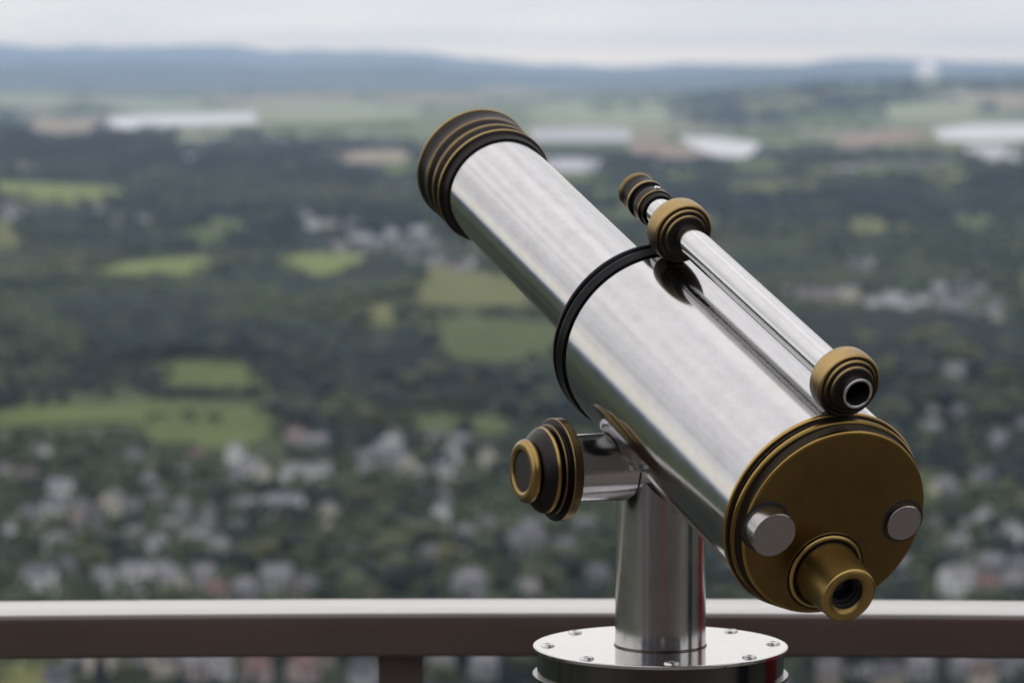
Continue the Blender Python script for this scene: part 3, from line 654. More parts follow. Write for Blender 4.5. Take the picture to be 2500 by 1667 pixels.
FIELDS = [('bright', [(-20, 418), (60, 420), (150, 428), (235, 430), (290, 442), (292, 458), (200, 470), (110, 466), (60, 452), (-20, 440)], 'pale green field left of the dark woods'),
 ('bright', [(170, 632), (240, 612), (330, 604), (420, 592), (492, 590), (490, 616), (420, 634), (340, 642), (290, 660), (210, 652)], 'bright meadow'),
 ('bright', [(640, 606), (680, 588), (740, 580), (800, 584), (858, 588), (852, 606), (800, 618), (760, 640), (660, 630)], 'bright meadow'),
 ('olive', [(962, 602), (1080, 622), (1200, 650), (1240, 700), (1100, 706), (960, 700)], 'olive field'),
 ('dim', [(962, 745), (1060, 730), (1200, 738), (1285, 745), (1290, 826), (1130, 836), (1040, 826), (965, 800)], 'green field'),
 ('green', [(358, 880), (372, 850), (420, 836), (520, 840), (608, 850), (618, 900), (520, 908), (430, 896)], 'green field'),
 ('green', [(-20, 948), (120, 932), (240, 936), (330, 922), (450, 930), (560, 928), (628, 920), (622, 985), (600, 1018), (540, 1030), (470, 1034), (400, 1016), (340, 1022), (300, 970), (180, 972), (60, 978), (-20, 985)], 'green field'),
 ('dim', [(955, 962), (1080, 958), (1170, 964), (1165, 1000), (960, 998)], 'green field'),
 ('olive', [(788, 706), (850, 700), (928, 704), (920, 746), (850, 752), (800, 742)], 'olive field'),
 ('pale', [(1180, 246), (1300, 236), (1440, 232), (1530, 236), (1532, 285), (1400, 288), (1250, 284)], 'pale field'),
 ('pale', [(2030, 244), (2130, 236), (2248, 240), (2238, 272), (2140, 278), (2044, 274)], 'pale field'),
 ('brown', [(1895, 326), (1980, 304), (2060, 294), (2132, 304), (2110, 322), (2020, 332), (1945, 344)], 'brown field'),
 ('olive', [(2100, 312), (2150, 312), (2352, 332), (2300, 348), (2140, 350), (2020, 345)], 'olive field'),
 ('green', [(1925, 390), (2010, 382), (2088, 384), (2080, 398), (1990, 402)], 'green field'),
 ('olive', [(1640, 428), (1760, 420), (1890, 414), (1885, 436), (1780, 446), (1650, 450)], 'olive field'),
 ('tan', [(750, 352), (850, 346), (945, 350), (950, 372), (860, 376), (765, 374)], 'tan field'),
 ('green', [(868, 378), (920, 372), (962, 378), (960, 404), (900, 406)], 'green field'),
 ('pale', [(200, 232), (330, 226), (470, 230), (460, 252), (300, 254)], 'pale field'),
 ('tan', [(500, 226), (700, 218), (820, 222), (810, 234), (560, 240)], 'tan field'),
 ('pale', [(560, 246), (760, 240), (960, 246), (960, 272), (700, 280), (590, 272)], 'pale field'),
 ('tan', [(860, 222), (960, 218), (1100, 222), (1090, 238), (900, 236)], 'tan field'),
 ('green', [(600, 284), (760, 286), (950, 282), (940, 296), (640, 302)], 'green field'),
 ('tan', [(2245, 214), (2380, 206), (2380, 250), (2290, 256)], 'tan field'),
 ('brown', [(1455, 322), (1560, 334), (1640, 362), (1540, 368), (1440, 350)], 'brown field'),
 ('green', [(1240, 398), (1400, 400), (1400, 424), (1250, 420)], 'green field'),
 ('dim', [(380, 540), (500, 500), (620, 512), (560, 560), (430, 575)], 'dim field'),
 ('dim', [(960, 470), (1020, 480), (1010, 520), (965, 520)], 'dim field'),
 ('olive', [(-20, 1555), (60, 1528), (150, 1530), (160, 1590), (-20, 1600)], 'olive garden ground'),
 ('olive', [(1700, 236), (1860, 226), (1900, 250), (1720, 262)], 'olive field'),
 ('green', [(2280, 640), (2420, 620), (2420, 645), (2300, 660)], 'green field'),
 ('dim', [(2060, 1100), (2180, 1110), (2160, 1150), (2060, 1150)], 'green field'),
 ]
FP = []
def field_sheet(name, P, mt, dz=1.2, n=14):
    xs = [p[0] * K for p in P]; ys = [p[1] * K for p in P]
    bm = bmesh.new(); vs = []
    m_ = len(P); nx = 0
    # resample the outline, fan rings towards the centroid
    out = []
    for i in range(m_):
        a0, a1 = P[i], P[(i + 1) % m_]
        for q in range(5): out.append(((a0[0] + (a1[0] - a0[0]) * q / 5) * K, (a0[1] + (a1[1] - a0[1]) * q / 5) * K))
    g = [unproj(x, y) for x, y in out]
    pts = [(x, y) for x, y, z in g]
    jit = lambda: rnd.uniform(-4, 4)
    pts = [(x + jit(), y + jit() * 2) for x, y in pts]
    cx = sum(p[0] for p in pts) / len(pts); cy = sum(p[1] for p in pts) / len(pts)
    V = []; F = []; k = len(pts)
    for q in range(n):
        s = 1 - q / n
        for (x, y) in pts:
            X, Y = cx + (x - cx) * s, cy + (y - cy) * s
            V.append((X, Y, float(ground(X, Y)) + CAMZ + dz))
    V.append((cx, cy, float(ground(cx, cy)) + CAMZ + dz))
    for q in range(n - 1):
        for i in range(k): F.append((q * k + i, q * k + (i + 1) % k, (q + 1) * k + (i + 1) % k, (q + 1) * k + i))
    for i in range(k): F.append(((n - 1) * k + i, (n - 1) * k + (i + 1) % k, n * k))
    me = bpy.data.meshes.new(name); me.from_pydata(V, [], F); me.update()
    bm = bmesh.new(); bm.from_mesh(me); bmesh.ops.recalc_face_normals(bm, faces=bm.faces); bm.to_mesh(me); bm.free()
    if me.polygons[0].normal.z < 0: me.flip_normals()
    for p in me.polygons: p.use_smooth = True
    FP.append(pts)
    return me
def patch(cx, cy, w, h):
    k = rnd.randint(5, 7); sh = rnd.uniform(-.5, .5) * w * .5
    q = []
    for i in range(k):
        t = 2 * math.pi * (i + rnd.uniform(-.2, .2)) / k; y_ = math.sin(t) * h * .5
        q.append((cx + math.cos(t) * w * .5 + sh * y_ / h, cy + y_))
    return q
used = []
for i in range(400):
    Yd = rnd.uniform(206, 560); Xd = rnd.uniform(-40, 2390); sc_ = (Yd - 180) / 300
    if Yd > 330 and rnd.random() < .45: continue
    if Xd < 620 and 300 < Yd < 520 and rnd.random() < .7: continue
    w = rnd.uniform(90, 260) * (1 if Yd < 330 else .8); h = w * rnd.uniform(.09, .16) * (.6 + sc_ * 1.4)
    if any(abs(Xd - a_) < (w + b_) * .5 and abs(Yd - c_) < (h + d_) * .5 for a_, c_, b_, d_ in used): continue
    if any(abs(Xd - sum(p[0] for p in P) / len(P)) < (w + max(p[0] for p in P) - min(p[0] for p in P)) * .5 and abs(Yd - sum(p[1] for p in P) / len(P)) < (h + max(p[1] for p in P) - min(p[1] for p in P)) * .5 for _, P, _ in FIELDS[:30]): continue
    if Yd > 470 and 620 < Xd < 1150: continue
    used.append((Xd, Yd, w, h))
    FIELDS.append((rnd.choice(['pale', 'pale', 'tan', 'green', 'olive', 'brown', 'pale', 'green'] if Yd < 330 else ['dim', 'dim', 'green', 'olive', 'dim', 'bright']), patch(Xd, Yd, w, h), 'field in the valley'))
print('fields', len(FIELDS))
for c, P, lab in FIELDS:
    o = link('field', field_sheet('field', P, None), FM[c]); tag(o, lab, kind='structure')

# white film tunnels and glasshouses in the far plain: long ridged rows standing on the ground
M_film = simple('white_film', (.64, .63, .61), .45, 0, .06, .02)
M_filmg = simple('grey_film', (.42, .41, .42), .45, 0, .08, .02)
TUN = [([(248, 272), (420, 264), (580, 260), (590, 284), (420, 292), (262, 300)], M_film, 'long white strip of film tunnels in the far plain, left of the telescope'),
       ([(1215, 300), (1330, 296), (1450, 300), (1450, 326), (1330, 326), (1225, 326)], M_filmg, 'greyish strip of film tunnels in the plain just right of the telescope rim'),
       ([(1560, 318), (1650, 320), (1742, 332), (1742, 352), (1700, 364), (1640, 360)], M_film, 'brightest white patch of film tunnels, above the small sighting tube'),
       ([(2140, 302), (2230, 290), (2370, 288), (2370, 322), (2250, 328), (2160, 324)], M_film, 'white strip of film tunnels at the right edge, below the white dome'),
       ([(1230, 370), (1310, 368), (1392, 372), (1390, 396), (1300, 398), (1245, 392)], M_filmg, 'small grey strip of film tunnels beside the front tube'),
       ([(2212, 342), (2290, 338), (2352, 344), (2340, 366), (2280, 372), (2220, 364)], M_filmg, 'grey lilac sheds below the right white strip')]
for P, mt, lab in TUN:
    pts = [unproj(x * K, y * K)[:2] for x, y in P]
    FP.append(pts)
    x0 = min(p[0] for p in pts); x1 = max(p[0] for p in pts); y0 = min(p[1] for p in pts); y1 = max(p[1] for p in pts)
    V, F = [], []; pit = max(14, (y1 - y0) / 60); yy = y0
    while yy < y1:                                # one tunnel per row, running across the view
        yc = yy + pit / 2; hit = []
        for i in range(len(pts)):
            p, q = pts[i], pts[(i + 1) % len(pts)]
            if (p[1] > yc) != (q[1] > yc): hit.append(p[0] + (yc - p[1]) / (q[1] - p[1]) * (q[0] - p[0]))
        if len(hit) >= 2:
            a0, a1 = min(hit), max(hit); kx = max(2, int((a1 - a0) / 25)); b0 = len(V)
            for i in range(kx + 1):
                X = a0 + (a1 - a0) * i / kx; g0 = float(ground(X, yc)) + CAMZ
                for dy, dz in ((0, -3), (.04, 2.6), (.25, 4.4), (.5, 5), (.75, 4.4), (.96, 2.6), (1, -3)): V.append((X, yy + dy * pit * .97, g0 + dz))
            for i in range(kx):
                for q in range(6): F.append((b0 + i * 7 + q, b0 + (i + 1) * 7 + q, b0 + (i + 1) * 7 + q + 1, b0 + i * 7 + q + 1))
            F.append(tuple(b0 + q for q in range(7))); F.append(tuple(b0 + kx * 7 + q for q in range(7))[::-1])
        yy += pit
    me = bpy.data.meshes.new('film_tunnels'); me.from_pydata(V, [], F); me.update()
    bm = bmesh.new(); bm.from_mesh(me); bmesh.ops.recalc_face_normals(bm, faces=bm.faces); bm.to_mesh(me); bm.free()
    tag(link('film_tunnels', me, mt), lab, 'film tunnels', 'film tunnels in the far plain')

# white radar dome on the plateau
def radome():
    X = (2127 * K - 1250) / FPX; Y = 13900; x = X * Y
    g = float(ground(x, Y)) + CAMZ
    zc = CAMZ + (HOR - 172 * K) / FPX * Y; r = 49
    e = empty('radar_dome', (x, Y, g), 'white spherical radar dome on the far plateau under the skyline', 'radar dome')
    M_dome = simple('white_dome', (.9, .9, .9), .5, 0, .03, .1)
    bm = bmesh.new(); bmesh.ops.create_icosphere(bm, subdivisions=4, radius=r, matrix=Matrix.Translation((0, 0, zc - g)))
    me = bpy.data.meshes.new('dome'); bm.to_mesh(me); bm.free(); link('dome', me, M_dome, e)
    lathe('base_tower', [(-4, 17, 0), (max(4, zc - g - r * .7), 15, 0), (max(4, zc - g - r * .7), 0, 0)], Vector((x, Y, g)), Z, Vector((1, 0, 0)), M_filmg, e, 32, raw=True)
radome()

# ------------------------------------------------------------------ houses
WALLS = {'white': (.72, .72, .73), 'cream': (.62, .56, .45), 'grey': (.36, .355, .37), 'pink': (.44, .35, .34), 'tan': (.30, .26, .22), 'lilac': (.30, .295, .31)}
ROOFS = {'grey': (.10, .098, .108), 'dark': (.05, .05, .06), 'brown': (.09, .065, .055), 'red': (.14, .072, .066), 'light': (.17, .168, .178)}
WM = {k: simple('house_wall_' + k, v, .85, 0, .07, .4) for k, v in WALLS.items()}
RM = {k: simple('roof_' + k, v, .7, 0, .15, .6) for k, v in ROOFS.items()}
M_pane = simple('house_window', (.05, .055, .07), .2, 0, .1, 1)
HC = {}
def house_protos(kind, wc, rc, wq):
    key = (kind, wc, rc, wq)
    if key in HC: return HC[key]
    w = wq; d = {'house': 10, 'villa': 12, 'block': 13, 'hall': 22}[kind]; h = {'house': 5.6, 'villa': 8.0, 'block': 9.5, 'hall': 7}[kind]; rh = {'house': 3.6, 'villa': 3.8, 'block': 3.2, 'hall': 1.6}[kind]
    # the ridge runs across the view or, for villas, towards it
    wall = []
    x, y = w / 2, d / 2
    V = [(-x, -y, -6), (x, -y, -6), (x, y, -6), (-x, y, -6), (-x, -y, h), (x, -y, h), (x, y, h), (-x, y, h)]
    if kind == 'villa':
        V += [(0, -y, h + rh), (0, y, h + rh)]; F = [(0, 1, 5, 8, 4), (2, 3, 7, 9, 6), (1, 2, 6, 5), (3, 0, 4, 7)]
    else:
        V += [(-x, 0, h + rh), (x, 0, h + rh)]; F = [(0, 1, 5, 4), (2, 3, 7, 6), (1, 2, 6, 9, 5), (3, 0, 4, 8, 7)]
    wv = (V, F)
    t = .35; o = .6
    def slab(p):
        q = [(a_, b_, c_ + t) for a_, b_, c_ in p]; return p + q, [(0, 3, 2, 1), (4, 5, 6, 7), (0, 1, 5, 4), (1, 2, 6, 5), (2, 3, 7, 6), (3, 0, 4, 7)]
    if kind == 'villa':
        e = rh / x * o
        r1 = slab([(-x - o, -y - o, h - e + .05), (0, -y - o, h + rh + .05), (0, y + o, h + rh + .05), (-x - o, y + o, h - e + .05)])
        r2 = slab([(0.0, -y - o, h + rh + .05), (x + o, -y - o, h - e + .05), (x + o, y + o, h - e + .05), (0.0, y + o, h + rh + .05)])
    else:
        e = rh / y * o
        r1 = slab([(-x - o, -y - o, h - e + .05), (x + o, -y - o, h - e + .05), (x + o, 0, h + rh + .05), (-x - o, 0, h + rh + .05)])
        r2 = slab([(-x - o, 0, h + rh + .05), (x + o, 0, h + rh + .05), (x + o, y + o, h - e + .05), (-x - o, y + o, h - e + .05)])
    ch = box_vf(x * .35, x * .35 + .9, 1.0, 1.9, h + rh * .3, h + rh + 1.2)
    def mk(nm, vf, mt):
        me = bpy.data.meshes.new(nm); me.from_pydata([tuple(p) for p in vf[0]], [], vf[1]); me.materials.append(mt); me.update()
        bm = bmesh.new(); bm.from_mesh(me); bmesh.ops.recalc_face_normals(bm, faces=bm.faces); bm.to_mesh(me); bm.free(); return me
    wins = []
    nf = 2 if h > 7 else (1 if kind == 'hall' else 2)
    nw = max(2, int(w / 3.2))
    for fl in range(nf):
        z0 = 1.0 + fl * (h / max(nf, 1)) * .95
        for i in range(nw):
            cx_ = -x + w * (i + .5) / nw
            wins.append(mk('window', box_vf(cx_ - .65, cx_ + .65, -y - .06, -y + .05, z0, z0 + 1.5), M_pane))
    HC[key] = (mk('wall', wv, WM[wc]), mk('roof', merge([r1, r2]), RM[rc]), mk('chimney', ch, WM['tan']), wins)
    return HC[key]
NHOUSE = 0
CATN = {'house': 'house', 'villa': 'house', 'block': 'building', 'hall': 'building'}
def put_house(X, Y, wpx, wc, rc, kind=None, rot=None, where=None, label=None):
    wpx *= (.84 if Y > 1000 else 1.12)
    if Y > 1000 and wc in ('grey', 'lilac') and rnd.random() < .12: wc = 'white'
    if 480 < Y < 1000: wc = {'lilac': 'grey', 'grey': 'white', 'tan': 'pink'}.get(wc, wc)
    global NHOUSE
    x, y, z = unproj(X, Y + 12)
    wm = wpx * math.hypot(x, y) / FPX
    if kind is None: kind = 'house' if wm < 16 else ('block' if wm < 24 else 'hall')
    wq = max(8, round(wm / 2) * 2)
    if kind == 'villa': wq = min(wq, 14)
    wall, roof, chim, wins = house_protos(kind, wc, rc, wq)
    if rot is None: rot = rnd.uniform(-.5, .5)
    zone = 'town behind the railing' if 1000 < Y < 1500 else 'gardens below the handrail' if Y >= 1500 else 'village in the middle distance' if Y > 480 else 'far plain'
    size = 'small' if wm < 11 else 'wide' if wm > 20 else 'mid-sized'
    cw = {'white': 'white', 'cream': 'cream', 'grey': 'grey', 'pink': 'pinkish', 'tan': 'tan', 'lilac': 'lilac-grey'}[wc]
    side = 'far left' if X < 420 else 'left' if X < 850 else 'centre' if X < 1300 else 'right'
    side = {'far left': ' at left edge', 'left': ' left of knob', 'centre': ' near side knob', 'right': ' right of telescope'}[side]
    lab = label or '%s %s %s, %s roof, %s%s' % (size, cw, 'gabled house' if kind == 'villa' else CATN[kind] if kind != 'block' else 'block', {'light': 'pale'}.get(rc, rc), zone, side)
    e = empty('house' if CATN[kind] == 'house' else 'building', (x, y, z + CAMZ), lab, CATN[kind], 'houses in the ' + zone)
    e.rotation_euler = (0, 0, rot + math.atan2(-x, y))
    w = bpy.data.objects.new('wall', wall); COL.objects.link(w); w.parent = e
    r = bpy.data.objects.new('roof', roof); COL.objects.link(r); r.parent = e
    if Y > 1000 and kind != 'hall':
        c = bpy.data.objects.new('chimney', chim); COL.objects.link(c); c.parent = r
        if wpx >= 34 and kind != 'hall':
            for wn in wins:
                q = bpy.data.objects.new('window', wn); COL.objects.link(q); q.parent = w
    HP.append((x, y, max(wm, 10) / 2 + 4)); NHOUSE += 1
HP = []
HOUSES = [ # x, y, width px, wall, roof, kind, rot
 (103,1123,34,'white','grey','villa'),(66,1172,46,'pink','brown'),(5,1162,38,'cream','grey'),(218,1134,50,'grey','light'),(325,1128,50,'tan','grey'),(148,1216,58,'white','light','block'),(128,1246,34,'white','grey'),
 (24,1256,24,'tan','grey'),(72,1268,26,'grey','grey'),(272,1243,42,'cream','light','villa'),(196,1252,26,'pink','grey'),(322,1254,60,'tan','grey'),(25,1325,36,'white','light','villa'),(136,1337,48,'white','light'),
 (178,1306,60,'tan','grey'),(225,1308,40,'pink','grey'),(366,1194,34,'grey','light','villa'),(455,1172,46,'grey','light'),(420,1172,30,'tan','grey'),(484,1122,42,'pink','red'),(575,1116,28,'white','light','villa'),(612,1146,34,'white','light'),
 (572,1162,40,'lilac','light'),(643,1170,28,'cream','light','villa'),(330,1322,58,'grey','light'),(445,1262,40,'lilac','light','villa'),(385,1232,34,'grey','grey'),(505,1280,28,'lilac','grey','villa'),(548,1230,26,'lilac','light','villa'),
 (622,1262,34,'grey','light','villa'),(590,1245,46,'lilac','grey'),(566,1308,48,'cream','grey'),(440,1304,50,'grey','light'),(480,1328,60,'lilac','light'),(530,1349,40,'cream','light'),(384,1342,30,'grey','light'),(415,1300,40,'tan','light'),
 (155,1402,64,'lilac','grey'),(96,1442,80,'lilac','grey','block'),(248,1428,44,'white','light'),(332,1432,64,'grey','light','block'),(424,1434,46,'cream','light'),(350,1412,150,'lilac','light','hall'),(500,1416,34,'grey','light'),
 (528,1458,52,'pink','red'),(600,1452,54,'lilac','light'),(725,1076,50,'pink','red','villa'),(772,1100,64,'lilac','light','block'),(700,1092,34,'grey','light','villa'),(747,1160,138,'white','light','hall'),(957,1090,50,'white','light','villa'),
 (892,1128,34,'grey','light'),(948,1128,86,'lilac','light','block'),(996,1150,36,'cream','light','villa'),(1032,1172,42,'pink','light'),(900,1160,50,'grey','light'),(1126,1086,62,'pink','light'),(1104,1120,34,'lilac','light','villa'),(1134,1168,34,'cream','light'),
 (1192,1132,36,'cream','light','villa'),(1084,1156,46,'lilac','light'),(1060,1076,30,'tan','grey'),(702,1256,84,'white','light','block'),(656,1252,28,'white','light','villa'),(804,1272,34,'cream','light','villa'),(886,1260,38,'lilac','light','villa'),(944,1242,38,'lilac','grey'),
 (1080,1240,26,'lilac','light','villa'),(1075,1272,26,'lilac','light','villa'),(1170,1262,24,'grey','grey'),(1132,1332,36,'white','light','villa'),(1124,1385,30,'lilac','light'),(1060,1368,24,'grey','grey'),(1298,1302,60,'lilac','light'),(1286,1342,84,'lilac','grey','block'),
 (1190,1300,30,'tan','grey'),(676,1442,76,'grey','light','block'),(742,1446,56,'tan','grey'),(1142,1452,70,'lilac','light','block'),(1292,1456,44,'tan','light'),(1220,1440,44,'lilac','light'),
 (1350,1290,60,'lilac','light'),(1380,1350,50,'tan','grey'),(1430,1300,44,'grey','light'),(1460,1420,50,'lilac','grey'),(1745,1330,44,'grey','light'),(1752,1380,50,'lilac','light'),(1790,1410,40,'grey','light'),
 # village behind the front tube
 (802,540,44,'cream','light'),(764,546,26,'grey','light'),(826,604,34,'pink','light'),(880,572,42,'grey','light'),(925,588,40,'lilac','light'),(985,598,40,'lilac','light'),(950,566,30,'white','light'),(1045,588,46,'lilac','light'),(1092,616,46,'lilac','light'),
 (1020,560,36,'grey','light'),(905,606,40,'lilac','grey'),(990,626,44,'lilac','grey'),(1060,640,46,'lilac','light'),(1150,640,40,'grey','grey'),(745,520,30,'grey','light'),(1120,655,36,'pink','grey'),(860,548,30,'lilac','grey'),
 (350,538,26,'lilac','light'),(290,530,24,'lilac','grey'),(14,505,34,'tan','grey'),(36,522,26,'grey','grey'),(466,376,18,'white','light'),(240,505,20,'lilac','grey'),
 # right-hand village
 (2026,612,20,'grey','light'),(2066,640,30,'lilac','light'),(2102,646,28,'pink','light'),(2128,638,28,'white','light'),(2090,665,30,'lilac','grey'),(1918,712,26,'lilac','light'),(1962,714,30,'pink','light'),(1996,716,28,'tan','light'),(2034,716,34,'tan','light'),(2074,718,36,'cream','light'),
 (2132,732,30,'grey','light'),(2184,730,40,'white','light'),(2212,738,30,'grey','light'),(2250,728,34,'grey','light'),(2284,706,38,'grey','light'),(2312,738,34,'pink','light'),(2338,748,34,'lilac','light'),(2300,722,30,'lilac','grey'),(2358,676,30,'grey','light'),(2390,704,32,'lilac','light'),
 (2366,722,30,'lilac','grey'),(2432,742,24,'lilac','grey'),(2418,778,42,'cream','light'),(2392,764,30,'pink','grey'),(2320,664,26,'tan','grey'),(2476,682,26,'tan','grey'),(2340,700,26,'lilac','grey'),
 (2310,906,30,'grey','light'),(2354,906,30,'grey','light'),
 (2278,1030,42,'white','light','villa'),(2290,1068,44,'tan','grey'),(2345,1012,34,'lilac','grey'),(2492,1046,30,'grey','light'),(2440,1082,40,'lilac','light'),(2302,1198,54,'cream','light'),(2400,1172,56,'lilac','grey'),(2460,1010,30,'lilac','grey'),
 (2368,1302,44,'lilac','light'),(2404,1284,34,'white','light','villa'),(2344,1342,54,'grey','light'),(2474,1326,44,'white','light','villa'),(2448,1300,34,'grey','light'),(2236,1332,40,'lilac','light'),(2208,1396,46,'grey','light'),(2338,1440,78,'white','light','block'),(2470,1440,50,'grey','light'),
 (2408,1444,36,'pink','red'),(2290,1376,40,'lilac','grey'),(2420,1390,60,'lilac','light'),(2270,1300,34,'lilac','grey'),(2492,1395,30,'grey','grey'),
 # under the handrail
 (194,1624,34,'lilac','light'),(246,1628,28,'cream','light','villa'),(336,1618,30,'lilac','grey'),(396,1632,28,'cream','grey'),(472,1642,42,'pink','light'),(532,1644,62,'white','light'),(630,1652,40,'pink','red'),(738,1650,72,'pink','red'),(1080,1640,36,'grey','grey'),(1180,1640,44,'grey','light'),
 (2100,1632,54,'white','light','villa'),(2246,1642,60,'grey','light'),(2352,1640,60,'lilac','light'),(2424,1622,50,'lilac','light'),(2400,1664,70,'cream','brown'),(2480,1640,40,'grey','grey'),
 # far plain
 (905,255,26,'white','light'),(960,262,34,'white','light'),(870,318,30,'white','light'),(930,326,30,'grey','light'),(985,330,30,'lilac','light'),(2070,404,46,'white','light'),(2130,396,34,'grey','light'),(2180,392,34,'lilac','light'),(2240,392,40,'lilac','light'),(2300,388,40,'lilac','light'),
 (30,252,40,'tan','light'),(80,262,36,'lilac','light'),(130,262,40,'tan','light'),(180,272,44,'tan','light'),(225,284,40,'lilac','light'),(60,280,36,'lilac','light'),(520,330,40,'lilac','light'),(600,334,36,'lilac','light'),(680,336,40,'lilac','grey'),(1840,216,24,'white','light'),(1600,390,30,'grey','light')]
for t in HOUSES:
    if 1000 < t[1] < 1500 and t[3] in ('lilac', 'grey', 'tan') and t[2] < 56 and rnd.random() < .28: continue
    put_house(*t)
# fillers in the built-up parts
for i in range(12):
    if rnd.random() < .6: X, Y = rnd.uniform(0, 1350), rnd.uniform(1110, 1460)
    else: X, Y = rnd.uniform(2150, 2500), rnd.uniform(1180, 1460)
    x, y, z = unproj(X, Y + 12)
    if any(math.hypot(x - h[0], y - h[1]) < h[2] + 13 for h in HP): continue
    if any(inpoly(x, y, P) for P in FP): continue
    put_house(X, Y, rnd.uniform(24, 36), rnd.choice(['lilac', 'grey', 'tan']), rnd.choice(['grey', 'dark', 'dark', 'brown', 'grey']))
for i in range(14):
    X, Y = rnd.uniform(0, 2500), rnd.uniform(1610, 1700)
    x, y, z = unproj(X, Y + 12)
    if any(math.hypot(x - h[0], y - h[1]) < h[2] + 12 for h in HP): continue
    put_house(X, Y, rnd.uniform(26, 44), rnd.choice(['lilac', 'grey', 'tan']), rnd.choice(['grey', 'dark', 'brown']))
print('houses', NHOUSE)

# ------------------------------------------------------------------ trees
def leaf_mat(name, col):
    m, nt, b = mat(name); L = nt.links
    geo = N(nt, 'ShaderNodeNewGeometry'); no = N(nt, 'ShaderNodeTexNoise'); no.inputs['Scale'].default_value = .02; no.inputs['Detail'].default_value = 3; L.new(geo.outputs['Position'], no.inputs[0])
    r = ramp(nt, [(.3, [c * .7 for c in col]), (.55, col), (.75, [col[0] * 1.6, col[1] * 1.3, col[2] * 1.1])], no.outputs[0]); L.new(r.outputs[0], b.inputs['Base Color'])
    b.inputs['Roughness'].default_value = .8; b.inputs['Specular IOR Level'].default_value = .25
    return m
LM = [leaf_mat('foliage_dark', (.023, .035, .027)), leaf_mat('foliage_mid', (.056, .077, .034)), leaf_mat('foliage_olive', (.088, .092, .042)), leaf_mat('foliage_conifer', (.017, .025, .025))]
M_bark = simple('bark', (.09, .07, .055), .9, 0, .2, 2)
ico = None
def ico_arrays(sub):
    bm = bmesh.new(); bmesh.ops.create_icosphere(bm, subdivisions=sub, radius=1)
    v = np.array([p.co[:] for p in bm.verts]); f = np.array([[q.index for q in p.verts] for p in bm.faces]); bm.free(); return v, f
I1, I2 = ico_arrays(1), ico_arrays(2)
nr_ = np.random.RandomState(3)
def crown_arrays(shape, nb, leaves, sub=I1):
    """unit crown: height 1 above the ground, made of several ragged leaf clumps plus loose leaf sprays"""
    V = []; F = []; b = 0
    for i in range(nb):
        if shape == 'cone':
            h = .12 + .86 * (i / nb); rad = .30 * (1 - h) + .05; ang = nr_.uniform(0, 6.28); c = np.array([math.cos(ang) * rad * .4, math.sin(ang) * rad * .4, h]); s = np.array([rad, rad, .12])
        else:
            ph = nr_.uniform(0, 6.28); th_ = math.acos(nr_.uniform(-.6, 1)); c = np.array([math.sin(th_) * math.cos(ph) * .28, math.sin(th_) * math.sin(ph) * .28, .58 + .24 * math.cos(th_)])
            q = nr_.uniform(.13, .24); s = np.array([q, q, q * .8])
        v = sub[0] * (1 + nr_.uniform(-.22, .22, (len(sub[0]), 1))) * s + c
        V.append(v); F.append(sub[1] + b); b += len(v)
    if leaves:
        allv = np.vstack(V); idx = nr_.randint(0, len(allv), leaves)
        for k in idx:
            p = allv[k] + nr_.normal(0, .025, 3); d1 = nr_.normal(0, 1, 3); d1 /= np.linalg.norm(d1); d2 = np.cross(d1, nr_.normal(0, 1, 3)); d2 /= np.linalg.norm(d2); s = nr_.uniform(.018, .035)
            V.append(np.array([p, p + d1 * s, p + d1 * s * .5 + d2 * s])); F.append(np.array([[b, b + 1, b + 2]])); b += 3
    return np.vstack(V), np.vstack(F)
def arr_mesh(name, V, F, mt):
    me = bpy.data.meshes.new(name)
    me.vertices.add(len(V)); me.vertices.foreach_set('co', V.astype(np.float32).ravel())
    me.loops.add(F.size); me.loops.foreach_set('vertex_index', F.astype(np.int32).ravel())
    me.polygons.add(len(F)); me.polygons.foreach_set('loop_start', np.arange(len(F), dtype=np.int32) * 3)
    me.update(calc_edges=True)
    for m_ in (mt if isinstance(mt, list) else [mt]): me.materials.append(m_)
    return me
KINDS_T = [('broadleaf_tree', 'round', 0, 'dark green round-crowned tree'), ('broadleaf_tree', 'round', 1, 'mid green bushy tree'), ('broadleaf_tree', 'round', 2, 'olive green loose tree'), ('conifer', 'cone', 3, 'narrow dark conifer')]
PRO = []
for nm, sh, mi, lb in KINDS_T:
    v, f = crown_arrays(sh, 14 if sh == 'cone' else 13, 260, I2 if sh != 'cone' else I1)
    cme = arr_mesh('crown', v, f, LM[mi])
    V, F = [], []
    for z, r in ((-.12, .03), (.1, .022), (.35, .016), (.62, .008)):
        for q in range(7): V.append((r * math.cos(q * .9), r * math.sin(q * .9), z))
    for i in range(3):
        for q in range(7): F.append((i * 7 + q, i * 7 + (q + 1) % 7, (i + 1) * 7 + (q + 1) % 7, (i + 1) * 7 + q))
    for an in (0, 2.1, 4.2):                      # limbs
        b_ = len(V); V += [(.012 * math.cos(an + 1.5), .012 * math.sin(an + 1.5), .3), (.012 * math.cos(an - 1.5), .012 * math.sin(an - 1.5), .3), (.01, .01, .33), (.2 * math.cos(an), .2 * math.sin(an), .58)]
        F += [(b_, b_ + 1, b_ + 3), (b_ + 1, b_ + 2, b_ + 3), (b_ + 2, b_, b_ + 3)]
    tme = bpy.data.meshes.new('trunk'); tme.from_pydata(V, [], F); tme.materials.append(M_bark); tme.update()
    PRO.append((nm, cme, tme, lb))
